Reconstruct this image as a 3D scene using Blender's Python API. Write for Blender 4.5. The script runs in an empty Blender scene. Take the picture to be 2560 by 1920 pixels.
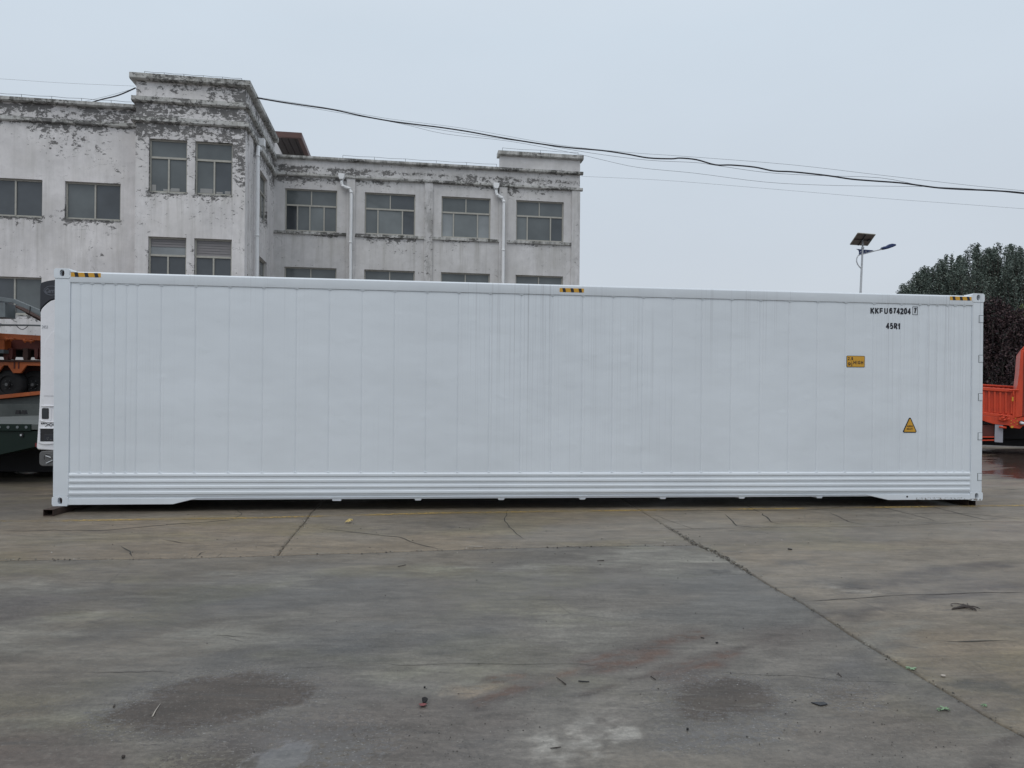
import bpy, math, random
import numpy as np
from mathutils import Vector, Matrix

# ------------------------------------------------------------------ camera
SC = bpy.context.scene
COL = SC.collection
random.seed(11)
RNG = np.random.default_rng(11)
rad = math.radians
F, CX, HY, ROLL, H = 1775.0, 1280.0, 1000.0, 0.0095, 1.425   # lens, measured on the 2560 px wide photo
cr, sr = math.cos(ROLL), math.sin(ROLL)
cam_d = bpy.data.cameras.new('camera')
cam = bpy.data.objects.new('camera', cam_d)
COL.objects.link(cam)
cam_d.sensor_fit = 'HORIZONTAL'
cam_d.sensor_width = 36.0
cam_d.lens = F / 2560 * 36
cam_d.shift_y = 40 / 2560
cam_d.clip_start, cam_d.clip_end = 0.05, 3000
cam.matrix_world = Matrix(((cr, -sr, 0, 0), (0, 0, -1, 0), (sr, cr, 0, H), (0, 0, 0, 1)))
SC.camera = cam

# ------------------------------------------------------------------ sky, sun, exposure
SUN_EL, SUN_AZ = rad(58), rad(200)        # soft light from above and behind the camera
w = bpy.data.worlds.new('World')
SC.world = w
w.use_nodes = True
nt = w.node_tree
nt.nodes.clear()
out = nt.nodes.new('ShaderNodeOutputWorld')
sky = nt.nodes.new('ShaderNodeTexSky')
sky.sky_type = 'NISHITA'
sky.sun_disc = False
sky.sun_elevation = SUN_EL
sky.sun_rotation = SUN_AZ
sky.dust_density = 4.0
bg1 = nt.nodes.new('ShaderNodeBackground'); bg1.inputs[1].default_value = 0.10
nt.links.new(sky.outputs[0], bg1.inputs[0])
tc = nt.nodes.new('ShaderNodeTexCoord')
sep = nt.nodes.new('ShaderNodeSeparateXYZ'); nt.links.new(tc.outputs['Generated'], sep.inputs[0])
rp = nt.nodes.new('ShaderNodeValToRGB'); nt.links.new(sep.outputs['Z'], rp.inputs[0])
els = rp.color_ramp.elements
els[0].position = 0.0;  els[0].color = (0.62, 0.66, 0.71, 1)
els[1].position = 1.0;  els[1].color = (0.98, 1.03, 1.09, 1)
e = els.new(0.2); e.color = (0.625, 0.685, 0.755, 1)
e = els.new(0.45); e.color = (0.67, 0.76, 0.85, 1)
nz = nt.nodes.new('ShaderNodeTexNoise'); nz.inputs['Scale'].default_value = 1.9; nz.inputs['Detail'].default_value = 5
mp = nt.nodes.new('ShaderNodeMapping'); mp.inputs['Scale'].default_value = (1, 1, 2.4)
nt.links.new(tc.outputs['Generated'], mp.inputs[0]); nt.links.new(mp.outputs[0], nz.inputs['Vector'])
mr = nt.nodes.new('ShaderNodeMapRange'); nt.links.new(nz.outputs[0], mr.inputs[0])
mr.inputs[3].default_value = 0.925; mr.inputs[4].default_value = 1.075
bg2 = nt.nodes.new('ShaderNodeBackground')
nt.links.new(rp.outputs[0], bg2.inputs[0]); nt.links.new(mr.outputs[0], bg2.inputs[1])
mx = nt.nodes.new('ShaderNodeMixShader'); mx.inputs[0].default_value = 0.9   # cloud layer hides most of the blue sky
nt.links.new(bg1.outputs[0], mx.inputs[1]); nt.links.new(bg2.outputs[0], mx.inputs[2])
nt.links.new(mx.outputs[0], out.inputs[0])

sl = bpy.data.lights.new('sun', 'SUN')
sl.energy = 0.7
sl.angle = rad(35)
sl.color = (1.0, 0.97, 0.93)
so = bpy.data.objects.new('sun', sl)
COL.objects.link(so)
sd = Vector((math.sin(SUN_AZ) * math.cos(SUN_EL), math.cos(SUN_AZ) * math.cos(SUN_EL), math.sin(SUN_EL)))
so.rotation_euler = sd.to_track_quat('Z', 'Y').to_euler()
so.location = sd * 60
vs = SC.view_settings
SC.display_settings.display_device = 'sRGB'
vs.view_transform = 'Standard'
vs.look = 'None'
vs.exposure = 0.0
vs.gamma = 1.0
vs.use_curve_mapping = False
SC.cycles.max_bounces = 6
SC.cycles.transparent_max_bounces = 8

# ------------------------------------------------------------------ picture measurements -> place
def ray(u, v):
    du, dv = u - CX, v - HY
    return (du * cr + dv * sr, F, -(dv * cr - du * sr))

def G(u, v, z=0.0):
    d = ray(u, v)
    t = (z - H) / d[2]
    return (d[0] * t, d[1] * t)

def PT(u, v, Y):
    d = ray(u, v)
    t = Y / F
    return Vector((d[0] * t, Y, H + d[2] * t))

class Frame:
    """a thing's own axes: x along its face, y to its back, z up"""
    def __init__(s, x, y, z, yaw):
        s.o = (x, y, z); s.yaw = yaw
        s.c, s.s = math.cos(yaw), math.sin(yaw)
    def onY(s, u, v, y=0.0):
        d = ray(u, v)
        ox, oy = s.o[0] - y * s.s, s.o[1] + y * s.c
        # d.xy*t = o + a*(c,s)
        k = d[0] / d[1]
        a = (k * oy - ox) / (s.c - k * s.s)
        Y = oy + a * s.s
        return a, H + d[2] * Y / F - s.o[2]
    def onX(s, u, v, x=0.0):
        d = ray(u, v)
        ox, oy = s.o[0] + x * s.c, s.o[1] + x * s.s
        k = d[0] / d[1]
        b = (ox - k * oy) / (s.s + k * s.c)
        Y = oy + b * s.c
        return b, H + d[2] * Y / F - s.o[2]
    def world(s, x, y, z):
        return Vector((s.o[0] + x * s.c - y * s.s, s.o[1] + x * s.s + y * s.c, s.o[2] + z))

# ------------------------------------------------------------------ builders
def tag(o, label=None, cat=None, group=None, kind=None):
    if label: o['label'] = label
    if cat: o['category'] = cat
    if group: o['group'] = group
    if kind: o['kind'] = kind
    return o

def root(name, frame=None, loc=(0, 0, 0), yaw=0.0, label=None, cat=None, group=None):
    o = bpy.data.objects.new(name, None)
    COL.objects.link(o)
    o.empty_display_size = 0.2
    if frame: o.location = frame.o; o.rotation_euler = (0, 0, frame.yaw)
    else: o.location = loc; o.rotation_euler = (0, 0, yaw)
    return tag(o, label, cat, group)

class MB:
    def __init__(s): s.v = []; s.f = []; s.m = []; s.mi = 0
    def add(s, vs, fs):
        b = len(s.v); s.v += [tuple(p) for p in vs]
        for f in fs: s.f.append(tuple(b + i for i in f)); s.m.append(s.mi)
        return s
    def box(s, x0, x1, y0, y1, z0, z1, M=None):
        P = [(x, y, z) for z in (z0, z1) for y in (y0, y1) for x in (x0, x1)]
        if M is not None: P = [M @ Vector(p) for p in P]
        return s.add(P, [(0, 2, 3, 1), (4, 5, 7, 6), (0, 1, 5, 4), (2, 6, 7, 3), (0, 4, 6, 2), (1, 3, 7, 5)])
    def prism(s, pts, y0, y1, M=None):
        """outline pts in x,z (counter-clockwise seen from -y) between y0 (front) and y1"""
        n = len(pts)
        P = [(p[0], y0, p[1]) for p in pts] + [(p[0], y1, p[1]) for p in pts]
        if M is not None: P = [M @ Vector(p) for p in P]
        fs = [tuple(range(n)), tuple(range(2 * n - 1, n - 1, -1))]
        fs += [(i, n + i, n + (i + 1) % n, (i + 1) % n) for i in range(n)]
        return s.add(P, fs)
    def tube(s, path, r, n=8, cap=True, flat=1.0):
        path = [Vector(p) for p in path]
        b = len(s.v); k = len(path)
        rs = r if isinstance(r, (list, tuple)) else [r] * k
        up = None
        for i, p in enumerate(path):
            t = (path[min(i + 1, k - 1)] - path[max(i - 1, 0)]).normalized()
            if up is None:
                up = Vector((0, 0, 1)) if abs(t.z) < 0.9 else Vector((1, 0, 0))
            a = t.cross(up).normalized(); c = a.cross(t).normalized(); up = c
            for j in range(n):
                w_ = 2 * math.pi * j / n
                s.v.append(tuple(p + (a * math.cos(w_) + c * math.sin(w_) * flat) * rs[i]))
        for i in range(k - 1):
            for j in range(n):
                s.f.append((b + i * n + j, b + i * n + (j + 1) % n, b + (i + 1) * n + (j + 1) % n, b + (i + 1) * n + j)); s.m.append(s.mi)
        if cap:
            s.f.append(tuple(b + j for j in range(n))[::-1]); s.m.append(s.mi)
            s.f.append(tuple(b + (k - 1) * n + j for j in range(n))); s.m.append(s.mi)
        return s
    def disc(s, c, ax, r, n=16, r2=0.0, h=0.0):
        """short cylinder from c along ax (unit) by h"""
        ax = Vector(ax).normalized()
        return s.tube([Vector(c), Vector(c) + ax * h], r, n)
    def build(s, name, mats, parent=None, bevel=0, smooth=False, seg=2, weld=True):
        me = bpy.data.meshes.new(name)
        me.from_pydata(s.v, [], s.f)
        mats = mats if isinstance(mats, (list, tuple)) else [mats]
        for m in mats: me.materials.append(m)
        if len(mats) > 1: me.polygons.foreach_set('material_index', s.m)
        if smooth: me.polygons.foreach_set('use_smooth', [True] * len(me.polygons))
        me.update()
        o = bpy.data.objects.new(name, me)
        COL.objects.link(o)
        if parent: o.parent = parent
        if bevel:
            b = o.modifiers.new('bevel', 'BEVEL'); b.width = bevel; b.segments = seg; b.limit_method = 'ANGLE'; b.angle_limit = rad(35)
            me.polygons.foreach_set('use_smooth', [True] * len(me.polygons))
            b.harden_normals = True
        return o

def link_mesh(name, me, parent=None, loc=(0, 0, 0), rot=(0, 0, 0)):
    o = bpy.data.objects.new(name, me); COL.objects.link(o); o.location = loc; o.rotation_euler = rot
    if parent: o.parent = parent
    return o

def rrect(x0, x1, z0, z1, r, n=4):
    pts = []
    for cx, cz, a0 in ((x1 - r, z0 + r, -90), (x1 - r, z1 - r, 0), (x0 + r, z1 - r, 90), (x0 + r, z0 + r, 180)):
        for i in range(n + 1):
            a = rad(a0 + 90 * i / n)
            pts.append((cx + r * math.cos(a), cz + r * math.sin(a)))
    return pts

GLY = {
 'K': [[(0, 0), (0, 1)], [(0.95, 1), (0.05, 0.42)], [(0.32, 0.6), (1, 0)]], 'F': [[(1, 1), (0, 1), (0, 0)], [(0.05, 0.50), (0.75, 0.50)]],
 'U': [[(0, 1), (0, 0.25), (0.1, 0.07), (0.3, 0), (0.7, 0), (0.9, 0.07), (1, 0.25), (1, 1)]],
 '6': [[(0.95, 0.8), (0.8, 0.97), (0.5, 1), (0.2, 0.95), (0, 0.72), (0, 0.28), (0.2, 0.04), (0.5, 0), (0.8, 0.04), (1, 0.25), (1, 0.38), (0.8, 0.58), (0.5, 0.62), (0.2, 0.58), (0.06, 0.45)]],
 '7': [[(0, 1), (1, 1), (0.6, 0.5), (0.4, 0)]], '4': [[(0.74, 0), (0.74, 1)], [(0.70, 0.94), (0.08, 0.34)], [(0, 0.27), (1, 0.27)]],
 '2': [[(0, 0.75), (0.12, 0.94), (0.45, 1), (0.85, 0.93), (0.97, 0.73), (0.8, 0.48), (0.1, 0.06)], [(0, 0), (1, 0)]],
 '0': [[(0.5, 1), (0.15, 0.93), (0, 0.7), (0, 0.3), (0.15, 0.07), (0.5, 0), (0.85, 0.07), (1, 0.3), (1, 0.7), (0.85, 0.93), (0.5, 1)]],
 '5': [[(0.92, 1), (0.12, 1), (0.05, 0.52), (0.3, 0.62), (0.65, 0.62), (0.95, 0.45), (0.98, 0.25), (0.8, 0.04), (0.45, 0), (0.15, 0.03), (0.0, 0.14)]],
 'R': [[(0, 0), (0, 1), (0.65, 1), (0.95, 0.9), (0.95, 0.62), (0.65, 0.5), (0.1, 0.5)], [(0.5, 0.45), (1, 0)]],
 'P': [[(0, 0), (0, 1), (0.65, 1), (0.95, 0.9), (0.95, 0.6), (0.65, 0.46), (0.1, 0.46)]], '1': [[(0.6, 0), (0.6, 1)], [(0.55, 0.93), (0.1, 0.72)]],
 '9': [[(0.05, 0.2), (0.2, 0.03), (0.5, 0), (0.8, 0.05), (1, 0.28), (1, 0.72), (0.8, 0.96), (0.5, 1), (0.2, 0.96), (0, 0.75), (0, 0.62), (0.2, 0.42), (0.5, 0.38), (0.8, 0.42), (0.94, 0.55)]],
 'H': [[(0, 0), (0, 1)], [(1, 0), (1, 1)], [(0.05, 0.5), (0.95, 0.5)]], 'I': [[(0.5, 0), (0.5, 1)]],
 'G': [[(0.95, 0.78), (0.75, 0.97), (0.45, 1), (0.12, 0.9), (0, 0.65), (0, 0.35), (0.12, 0.1), (0.45, 0), (0.8, 0.05), (1, 0.2), (1, 0.46), (0.55, 0.46)]],
 'S': [[(0.95, 0.8), (0.75, 0.98), (0.25, 0.98), (0.03, 0.78), (0.2, 0.56), (0.8, 0.44), (0.97, 0.22), (0.75, 0.02), (0.25, 0.02), (0.02, 0.2)]],
 'E': [[(1, 1), (0, 1), (0, 0), (1, 0)], [(0.05, 0.52), (0.85, 0.52)]], 'A': [[(0, 0), (0.5, 1)], [(0.5, 1), (1, 0)], [(0.22, 0.32), (0.78, 0.32)]],
 'V': [[(0, 1), (0.5, 0)], [(0.5, 0), (1, 1)]], 'Y': [[(0, 1), (0.5, 0.45)], [(1, 1), (0.5, 0.45)], [(0.5, 0.5), (0.5, 0)]], 'X': [[(0, 0), (1, 1)], [(0, 1), (1, 0)]],
 'L': [[(0, 1), (0, 0), (1, 0)]], 'T': [[(0.5, 0), (0.5, 1)], [(0, 1), (1, 1)]], '3': [[(0, 0.85), (0.4, 1), (0.9, 0.9), (0.85, 0.6), (0.4, 0.52)], [(0.4, 0.52), (0.95, 0.4), (0.9, 0.1), (0.4, 0), (0, 0.15)]], '.': [[(0.35, 0), (0.65, 0)]]}
GW = {'1': 0.32, 'I': 0.12, '.': 0.1}
def text(body, x0, x1, z0, z1, y, name, mat_, parent, bold=0.17, ratio=0.5):
    """painted letters cut from flat strokes, filling x0..x1 and z0..z1 on the plane y (facing -y)"""
    h = z1 - z0; t = h * bold
    ws = [GW.get(c, ratio) + bold for c in body]; gap = bold * 0.85
    tot = sum(ws) + gap * (len(body) - 1); k = (x1 - x0) / (tot * h)
    mb = MB(); cur = x0; lay = 0
    for c, w_ in zip(body, ws):
        gw = w_ * h * k; tx = t * min(k, 1.0) * 0.98
        for st_ in GLY[c]:
            P = [Vector((cur + tx / 2 + px * (gw - tx), z0 + t / 2 + pz * (h - t))) for px, pz in st_]
            if c == 'I': P = [Vector((cur + gw / 2, p.y)) for p in P]
            if st_[0][1] == st_[-1][1] == 1 or len(st_) == 2:      # run the stroke ends out to the cap line
                d0 = (P[0] - P[1]).normalized(); d1 = (P[-1] - P[-2]).normalized()
                P[0] = P[0] + d0 * t * 0.45; P[-1] = P[-1] + d1 * t * 0.45
            n = len(P); A, B = [], []
            closed = st_[0] == st_[-1]
            for i in range(n):
                a = P[i] - P[i - 1] if i else (P[1] - P[0] if not closed else P[0] - P[-2])
                b = P[i + 1] - P[i] if i < n - 1 else (P[-1] - P[-2] if not closed else P[1] - P[0])
                a, b = a.normalized(), b.normalized()
                m_ = (a + b).normalized(); nn = Vector((-m_.y, m_.x)); cs = max(0.5, nn.dot(Vector((-a.y, a.x))))
                A.append(P[i] + nn * t / 2 / cs); B.append(P[i] - nn * t / 2 / cs)
            yy = y - 0.0002 * (lay % 3); lay += 1
            mb.add([(p.x, yy, p.y) for p in A] + [(p.x, yy, p.y) for p in B], [(n + i, n + i + 1, i + 1, i) for i in range(n - 1)])
        cur += gw + gap * h * k
    return mb.build(name, mat_, parent)

def script(body, x0, x1, z0, z1, y, name, mat_, parent, bold=0.0):
    cu = bpy.data.curves.new(name, 'FONT')
    cu.body = body; cu.size = 1.0; cu.offset = bold; cu.resolution_u = 4; cu.shear = 0.3
    to = bpy.data.objects.new('tmp', cu)
    me = bpy.data.meshes.new_from_object(to)
    bpy.data.objects.remove(to); bpy.data.curves.remove(cu)
    co = np.empty(len(me.vertices) * 3); me.vertices.foreach_get('co', co); co = co.reshape(-1, 3)
    mn, mxx = co.min(0), co.max(0)
    X = x0 + (co[:, 0] - mn[0]) / (mxx[0] - mn[0]) * (x1 - x0)
    Z = z0 + (co[:, 1] - mn[1]) / (mxx[1] - mn[1]) * (z1 - z0)
    co = np.stack([X, np.full_like(X, y), Z], 1)
    me.vertices.foreach_set('co', co.ravel()); me.materials.clear(); me.materials.append(mat_); me.update()
    me.name = name
    return link_mesh(name, me, parent)

# ------------------------------------------------------------------ materials
def N(nt, typ, ins=None, **kw):
    n = nt.nodes.new('ShaderNode' + typ)
    for k, v in kw.items(): setattr(n, k, v)
    for k, v in (ins or {}).items():
        if isinstance(v, bpy.types.NodeSocket): nt.links.new(v, n.inputs[k])
        else: n.inputs[k].default_value = v
    return n

def math_(nt, op, a, b=0.0, clamp=False):
    return N(nt, 'Math', {0: a, 1: b}, operation=op, use_clamp=clamp).outputs[0]

def noise(nt, vec, scale, detail=4, rough=0.55, dist=0.0, sc=None, loc=None):
    if sc or loc:
        vec = N(nt, 'Mapping', {'Vector': vec, 'Scale': sc or (1, 1, 1), 'Location': loc or (0, 0, 0)}).outputs[0]
    return N(nt, 'TexNoise', {'Vector': vec, 'Scale': scale, 'Detail': detail, 'Roughness': rough, 'Distortion': dist}).outputs[0]

def rng_(nt, x, a, b, c=0.0, d=1.0, smooth=False):
    return N(nt, 'MapRange', {0: x, 1: a, 2: b, 3: c, 4: d}, interpolation_type='SMOOTHSTEP' if smooth else 'LINEAR').outputs[0]

def mixc(nt, f, a, b, blend='MIX'):
    n = nt.nodes.new('ShaderNodeMix'); n.data_type = 'RGBA'; n.blend_type = blend; n.clamp_factor = True
    for i, v in ((0, f), (6, a), (7, b)):
        if isinstance(v, bpy.types.NodeSocket): nt.links.new(v, n.inputs[i])
        else: n.inputs[i].default_value = v if i == 0 else (tuple(v) + (1,) if len(v) == 3 else v)
    return n.outputs[2]

def start(name):
    m = bpy.data.materials.new(name); m.use_nodes = True
    nt = m.node_tree
    return m, nt, nt.nodes['Principled BSDF'], nt.nodes.new('ShaderNodeTexCoord').outputs['Object']

def bump(nt, b, h, strength, dist):
    bn = N(nt, 'Bump', {'Height': h, 'Strength': strength, 'Distance': dist})
    nt.links.new(bn.outputs[0], b.inputs['Normal'])

def plain(name, col, rough=0.55, metal=0.0, var=0.12, scale=4.0, grime=None, gamt=0.35, bmp=0.0, spec=0.5, bscale=30):
    m, nt, b, oc = start(name)
    n1 = noise(nt, oc, scale, 5, 0.6)
    v = rng_(nt, n1, 0.25, 0.75, 1 - var, 1 + var)
    c = mixc(nt, 1.0, col, N(nt, 'CombineXYZ', {0: v, 1: v, 2: v}).outputs[0], 'MULTIPLY')
    if grime:
        n2 = noise(nt, oc, scale * 2.3, 8, 0.7, sc=(1, 1, 0.35))
        g = rng_(nt, n2, 0.52, 0.7, 0, gamt)
        c = mixc(nt, g, c, grime)
    nt.links.new(c, b.inputs['Base Color'])
    nt.links.new(rng_(nt, n1, 0.2, 0.8, max(rough - 0.08, 0.02), min(rough + 0.1, 1)), b.inputs['Roughness'])
    b.inputs['Metallic'].default_value = metal
    b.inputs['Specular IOR Level'].default_value = spec
    if bmp: bump(nt, b, noise(nt, oc, bscale, 5), bmp, 0.01)
    return m

M = {}
M['black'] = plain('black_plastic', (0.018, 0.018, 0.021), 0.4)
M['capblack'] = plain('dark_blue_black_plastic', (0.022, 0.024, 0.032), 0.35, var=0.06)
M['ink'] = plain('black_lettering', (0.012, 0.013, 0.02), 0.5)
M['yellow'] = plain('hazard_yellow', (0.62, 0.33, 0.03), 0.45, var=0.1, scale=30)
M['rubber'] = plain('tyre_rubber', (0.014, 0.014, 0.015), 0.85, bmp=0.3)
M['rust'] = plain('rusty_steel', (0.05, 0.033, 0.026), 0.8, var=0.35, scale=12, grime=(0.1, 0.045, 0.025), bmp=0.5)
M['rustdark'] = plain('rusty_underside_steel', (0.06, 0.032, 0.026), 0.85, var=0.35, scale=9, grime=(0.12, 0.045, 0.03))
M['greysteel'] = plain('grey_painted_steel', (0.14, 0.16, 0.17), 0.5, var=0.15, scale=5, grime=(0.09, 0.07, 0.06))
M['orange'] = plain('dull_orange_paint', (0.42, 0.10, 0.025), 0.5, var=0.2, scale=4, grime=(0.12, 0.04, 0.025))
M['redorange'] = plain('bright_orange_red_paint', (0.62, 0.062, 0.020), 0.4, var=0.12, scale=3, grime=(0.22, 0.03, 0.015))
M['maroon'] = plain('dark_red_primer', (0.10, 0.022, 0.016), 0.6, var=0.3)
M['green'] = plain('dark_green_paint', (0.006, 0.016, 0.012), 0.5, var=0.2, grime=(0.012, 0.016, 0.013), spec=0.25)
M['deck'] = plain('grey_deck_boards', (0.075, 0.085, 0.082), 0.6, var=0.2, scale=5, grime=(0.13, 0.14, 0.135))
M['unitwhite'] = plain('white_moulded_cover', (0.80, 0.80, 0.83), 0.28, var=0.02)
M['unitgrey'] = plain('grey_cast_metal', (0.12, 0.12, 0.12), 0.5, metal=0.2, var=0.15)
M['darkline'] = plain('grey_emblem_line', (0.14, 0.15, 0.18), 0.5)
M['pvc'] = plain('white_pvc_pipe', (0.82, 0.83, 0.84), 0.4, var=0.05, grime=(0.5, 0.5, 0.48), gamt=0.2)
M['alu'] = plain('weathered_aluminium_frame', (0.40, 0.39, 0.35), 0.5, metal=0.0, var=0.15, scale=10)
M['brownmetal'] = plain('brown_sheet_metal', (0.10, 0.048, 0.04), 0.5, var=0.1)
M['browndark'] = plain('dark_brown_soffit', (0.035, 0.024, 0.024), 0.7)
M['cable'] = plain('black_cable', (0.02, 0.021, 0.028), 0.6)
M['wire'] = plain('dull_grey_wire', (0.12, 0.13, 0.14), 0.6)
M['galv'] = plain('pale_galvanised_pole', (0.50, 0.52, 0.54), 0.4, metal=0.2, var=0.1)
M['navy'] = plain('navy_blue_lamp_paint', (0.012, 0.03, 0.11), 0.35)
M['solar'] = plain('solar_backsheet', (0.22, 0.19, 0.175), 0.6, var=0.1)
M['bark'] = plain('grey_bark', (0.09, 0.08, 0.07), 0.9, bmp=0.5)
M['twig'] = plain('dead_twig', (0.05, 0.04, 0.035), 0.8)
M['twigpale'] = plain('pale_dry_stalk', (0.42, 0.38, 0.33), 0.7)
M['leafgreen'] = plain('fresh_green_leaf', (0.20, 0.31, 0.18), 0.6)
M['leafyellow'] = plain('yellow_leaf', (0.55, 0.42, 0.16), 0.6)
M['pale'] = plain('white_flap', (0.34, 0.34, 0.38), 0.5)
M['dark'] = plain('dark_interior', (0.02, 0.02, 0.022), 0.8)

def glass(name, col, rough=0.06, dirt=0.2):
    m, nt, b, oc = start(name)
    n1 = noise(nt, oc, 0.9, 3)
    v = rng_(nt, n1, 0.3, 0.7, 1 - dirt, 1 + dirt)
    c = mixc(nt, 1.0, col, N(nt, 'CombineXYZ', {0: v, 1: v, 2: v}).outputs[0], 'MULTIPLY')
    nt.links.new(c, b.inputs['Base Color'])
    b.inputs['Roughness'].default_value = rough
    bump(nt, b, noise(nt, oc, 1.3, 1), 0.12, 0.02)
    return m
M['glass'] = [glass('dusty_window_glass_%s' % k, c) for k, c in
              (('grey', (0.12, 0.135, 0.14)), ('blue', (0.078, 0.088, 0.098)), ('light', (0.18, 0.20, 0.205)), ('dark', (0.04, 0.046, 0.052)), ('milky', (0.25, 0.27, 0.28)))]

def container_paint(name, streak=1.0, ybump=True, col=(0.70, 0.745, 0.79)):
    m, nt, b, oc = start(name)
    s = N(nt, 'SeparateXYZ', {0: oc}).outputs
    n_big = noise(nt, oc, 0.7, 3, loc=(3, 0, 1))
    v = rng_(nt, n_big, 0.3, 0.7, 0.965, 1.035)
    c = mixc(nt, 1.0, col, N(nt, 'CombineXYZ', {0: v, 1: v, 2: v}).outputs[0], 'MULTIPLY')
    if streak:
        # rain runs: thin vertical lines, dense in patches along the wall and fading downwards
        st = noise(nt, oc, 1.0, 4, 0.75, sc=(34, 1, 0.10))
        st2 = noise(nt, oc, 1.0, 2, 0.6, sc=(90, 1, 0.35), loc=(7, 0, 3))
        patch = rng_(nt, noise(nt, oc, 1.0, 2, 0.5, sc=(0.55, 0, 0.25), loc=(5.3, 0, 0)), 0.44, 0.58, 0.10, 1.0)
        fade = rng_(nt, s[2], 0.2, 2.75, 0.25, 1.0)
        l1 = rng_(nt, st, 0.55, 0.68, 0, 1)
        l2 = rng_(nt, st2, 0.58, 0.72, 0, 0.7)
        li = math_(nt, 'MULTIPLY', math_(nt, 'MULTIPLY', math_(nt, 'MAXIMUM', l1, l2), patch), fade)
        li = math_(nt, 'MULTIPLY', li, 0.66 * streak)
        c = mixc(nt, li, c, (0.36, 0.37, 0.39))
        sp = rng_(nt, noise(nt, oc, 55, 2), 0.70, 0.76, 0, 0.2)
        c = mixc(nt, sp, c, (0.4, 0.39, 0.38))
    nt.links.new(c, b.inputs['Base Color'])
    nt.links.new(rng_(nt, n_big, 0.2, 0.8, 0.30, 0.46), b.inputs['Roughness'])
    dent = noise(nt, oc, 1.0, 2, 0.5, sc=(1.3, 1, 2.1))
    dent2 = noise(nt, oc, 1.0, 1, 0.5, sc=(5, 1, 6), loc=(2, 0, 9))
    d2 = math_(nt, 'MULTIPLY', rng_(nt, dent2, 0.60, 0.85, smooth=True), 0.10)
    orange_peel = math_(nt, 'MULTIPLY', noise(nt, oc, 260, 2), 0.004)
    h = math_(nt, 'ADD', math_(nt, 'ADD', dent, d2), orange_peel)
    bump(nt, b, h, 0.6, 0.025)
    return m
M['cpaint'] = container_paint('white_container_paint')
M['cpaint_frame'] = container_paint('white_frame_paint', 0.7, col=(0.69, 0.735, 0.78))
# ================================================================== GROUND
_tab = np.random.default_rng(5).random((256, 256)).astype(np.float32).ravel()
def vnoise(x, y, seed=0):
    x = np.asarray(x, np.float32) + np.float32(seed * 17.13 + 400); y = np.asarray(y, np.float32) + np.float32(seed * 31.7 + 400)
    xf, yf = np.floor(x), np.floor(y)
    fx, fy = x - xf, y - yf
    xi = xf.astype(np.int32) & 255; yi = yf.astype(np.int32) & 255
    fx *= fx * (3 - 2 * fx); fy *= fy * (3 - 2 * fy)
    r0 = xi << 8; r1 = ((xi + 1) & 255) << 8; y1 = (yi + 1) & 255
    a = _tab[r0 | yi]; b = _tab[r1 | yi]; c = _tab[r0 | y1]; d = _tab[r1 | y1]
    a = a + (b - a) * fx; c = c + (d - c) * fx
    return a + (c - a) * fy
def fbm(x, y, seed=0, o=5):
    t = 0; a = 0.5; n = 0
    for i in range(o):
        t = t + a * vnoise(x * 2 ** i, y * 2 ** i, seed + i); n += a; a *= 0.5
    return t / n
def sstep(a, b, x):
    t = np.clip((x - a) / (b - a), 0, 1); return t * t * (3 - 2 * t)

def Z0(x, y): return (100 + x / 2.765, 1180 + y / 2.765)
def Z1(x, y): return (800 + x / 2.4578, 1180 + y / 2.4578)
def Z2(x, y): return (1600 + x / 2.304, 1180 + y / 2.304)
def Z3(x, y): return (x / 2.458, 1360 + y / 2.458)
def Z4(x, y): return (850 + x / 2.458, 1360 + y / 2.458)
def Z5(x, y): return (1660 + x / 2.458, 1360 + y / 2.458)
def gp(zf, pts): return [G(*zf(*p)) for p in pts]

def sdpoly(X, Y, pts):
    d = np.full(X.shape, 1e9); inside = np.zeros(X.shape, bool)
    n = len(pts)
    for i in range(n):
        ax, ay = pts[i]; bx, by = pts[(i + 1) % n]
        ex, ey = bx - ax, by - ay
        t = np.clip(((X - ax) * ex + (Y - ay) * ey) / (ex * ex + ey * ey), 0, 1)
        d = np.minimum(d, np.hypot(X - ax - t * ex, Y - ay - t * ey))
        c = ((ay > Y) != (by > Y)) & (X < (bx - ax) * (Y - ay) / ((by - ay) + 1e-12) + ax)
        inside ^= c
    return np.where(inside, -d, d)
def sdline(X, Y, pts):
    d = np.full(X.shape, 1e9)
    for (ax, ay), (bx, by) in zip(pts[:-1], pts[1:]):
        ex, ey = bx - ax, by - ay
        t = np.clip(((X - ax) * ex + (Y - ay) * ey) / (ex * ex + ey * ey), 0, 1)
        d = np.minimum(d, np.hypot(X - ax - t * ex, Y - ay - t * ey))
    return d

# joints: near-straight lines measured on the photo, in metres on the ground
J1p = gp(Z2, [(-25, 205)]) + gp(Z5, [(200, 5), (300, 45), (400, 100), (500, 160), (600, 225), (700, 285), (850, 365), (1000, 460), (1150, 560), (1300, 650), (1450, 740), (1600, 830), (1750, 920), (1900, 1010), (2050, 1100), (2212, 1185)])
J1p = sorted(J1p, key=lambda p: p[1])
j1y = np.array([p[1] for p in J1p]); j1x = np.array([p[0] for p in J1p])
s1 = (j1x[-1] - j1x[0]) / (j1y[-1] - j1y[0])
def J1(y):
    y = np.asarray(y, float)
    r = np.interp(y, j1y, j1x)
    r = np.where(y < j1y[0], j1x[0] + s1 * (y - j1y[0]), r)
    return np.where(y > j1y[-1], j1x[-1] + s1 * (y - j1y[-1]), r)
J2p = gp(Z3, [(0, 103), (450, 97), (880, 92), (1180, 88), (1700, 72), (2212, 58)]) + gp(Z4, [(640, 38), (1000, 28), (1500, 15), (2212, 8)])
j2x = np.array([p[0] for p in J2p]); j2y = np.array([p[1] for p in J2p])
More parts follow.
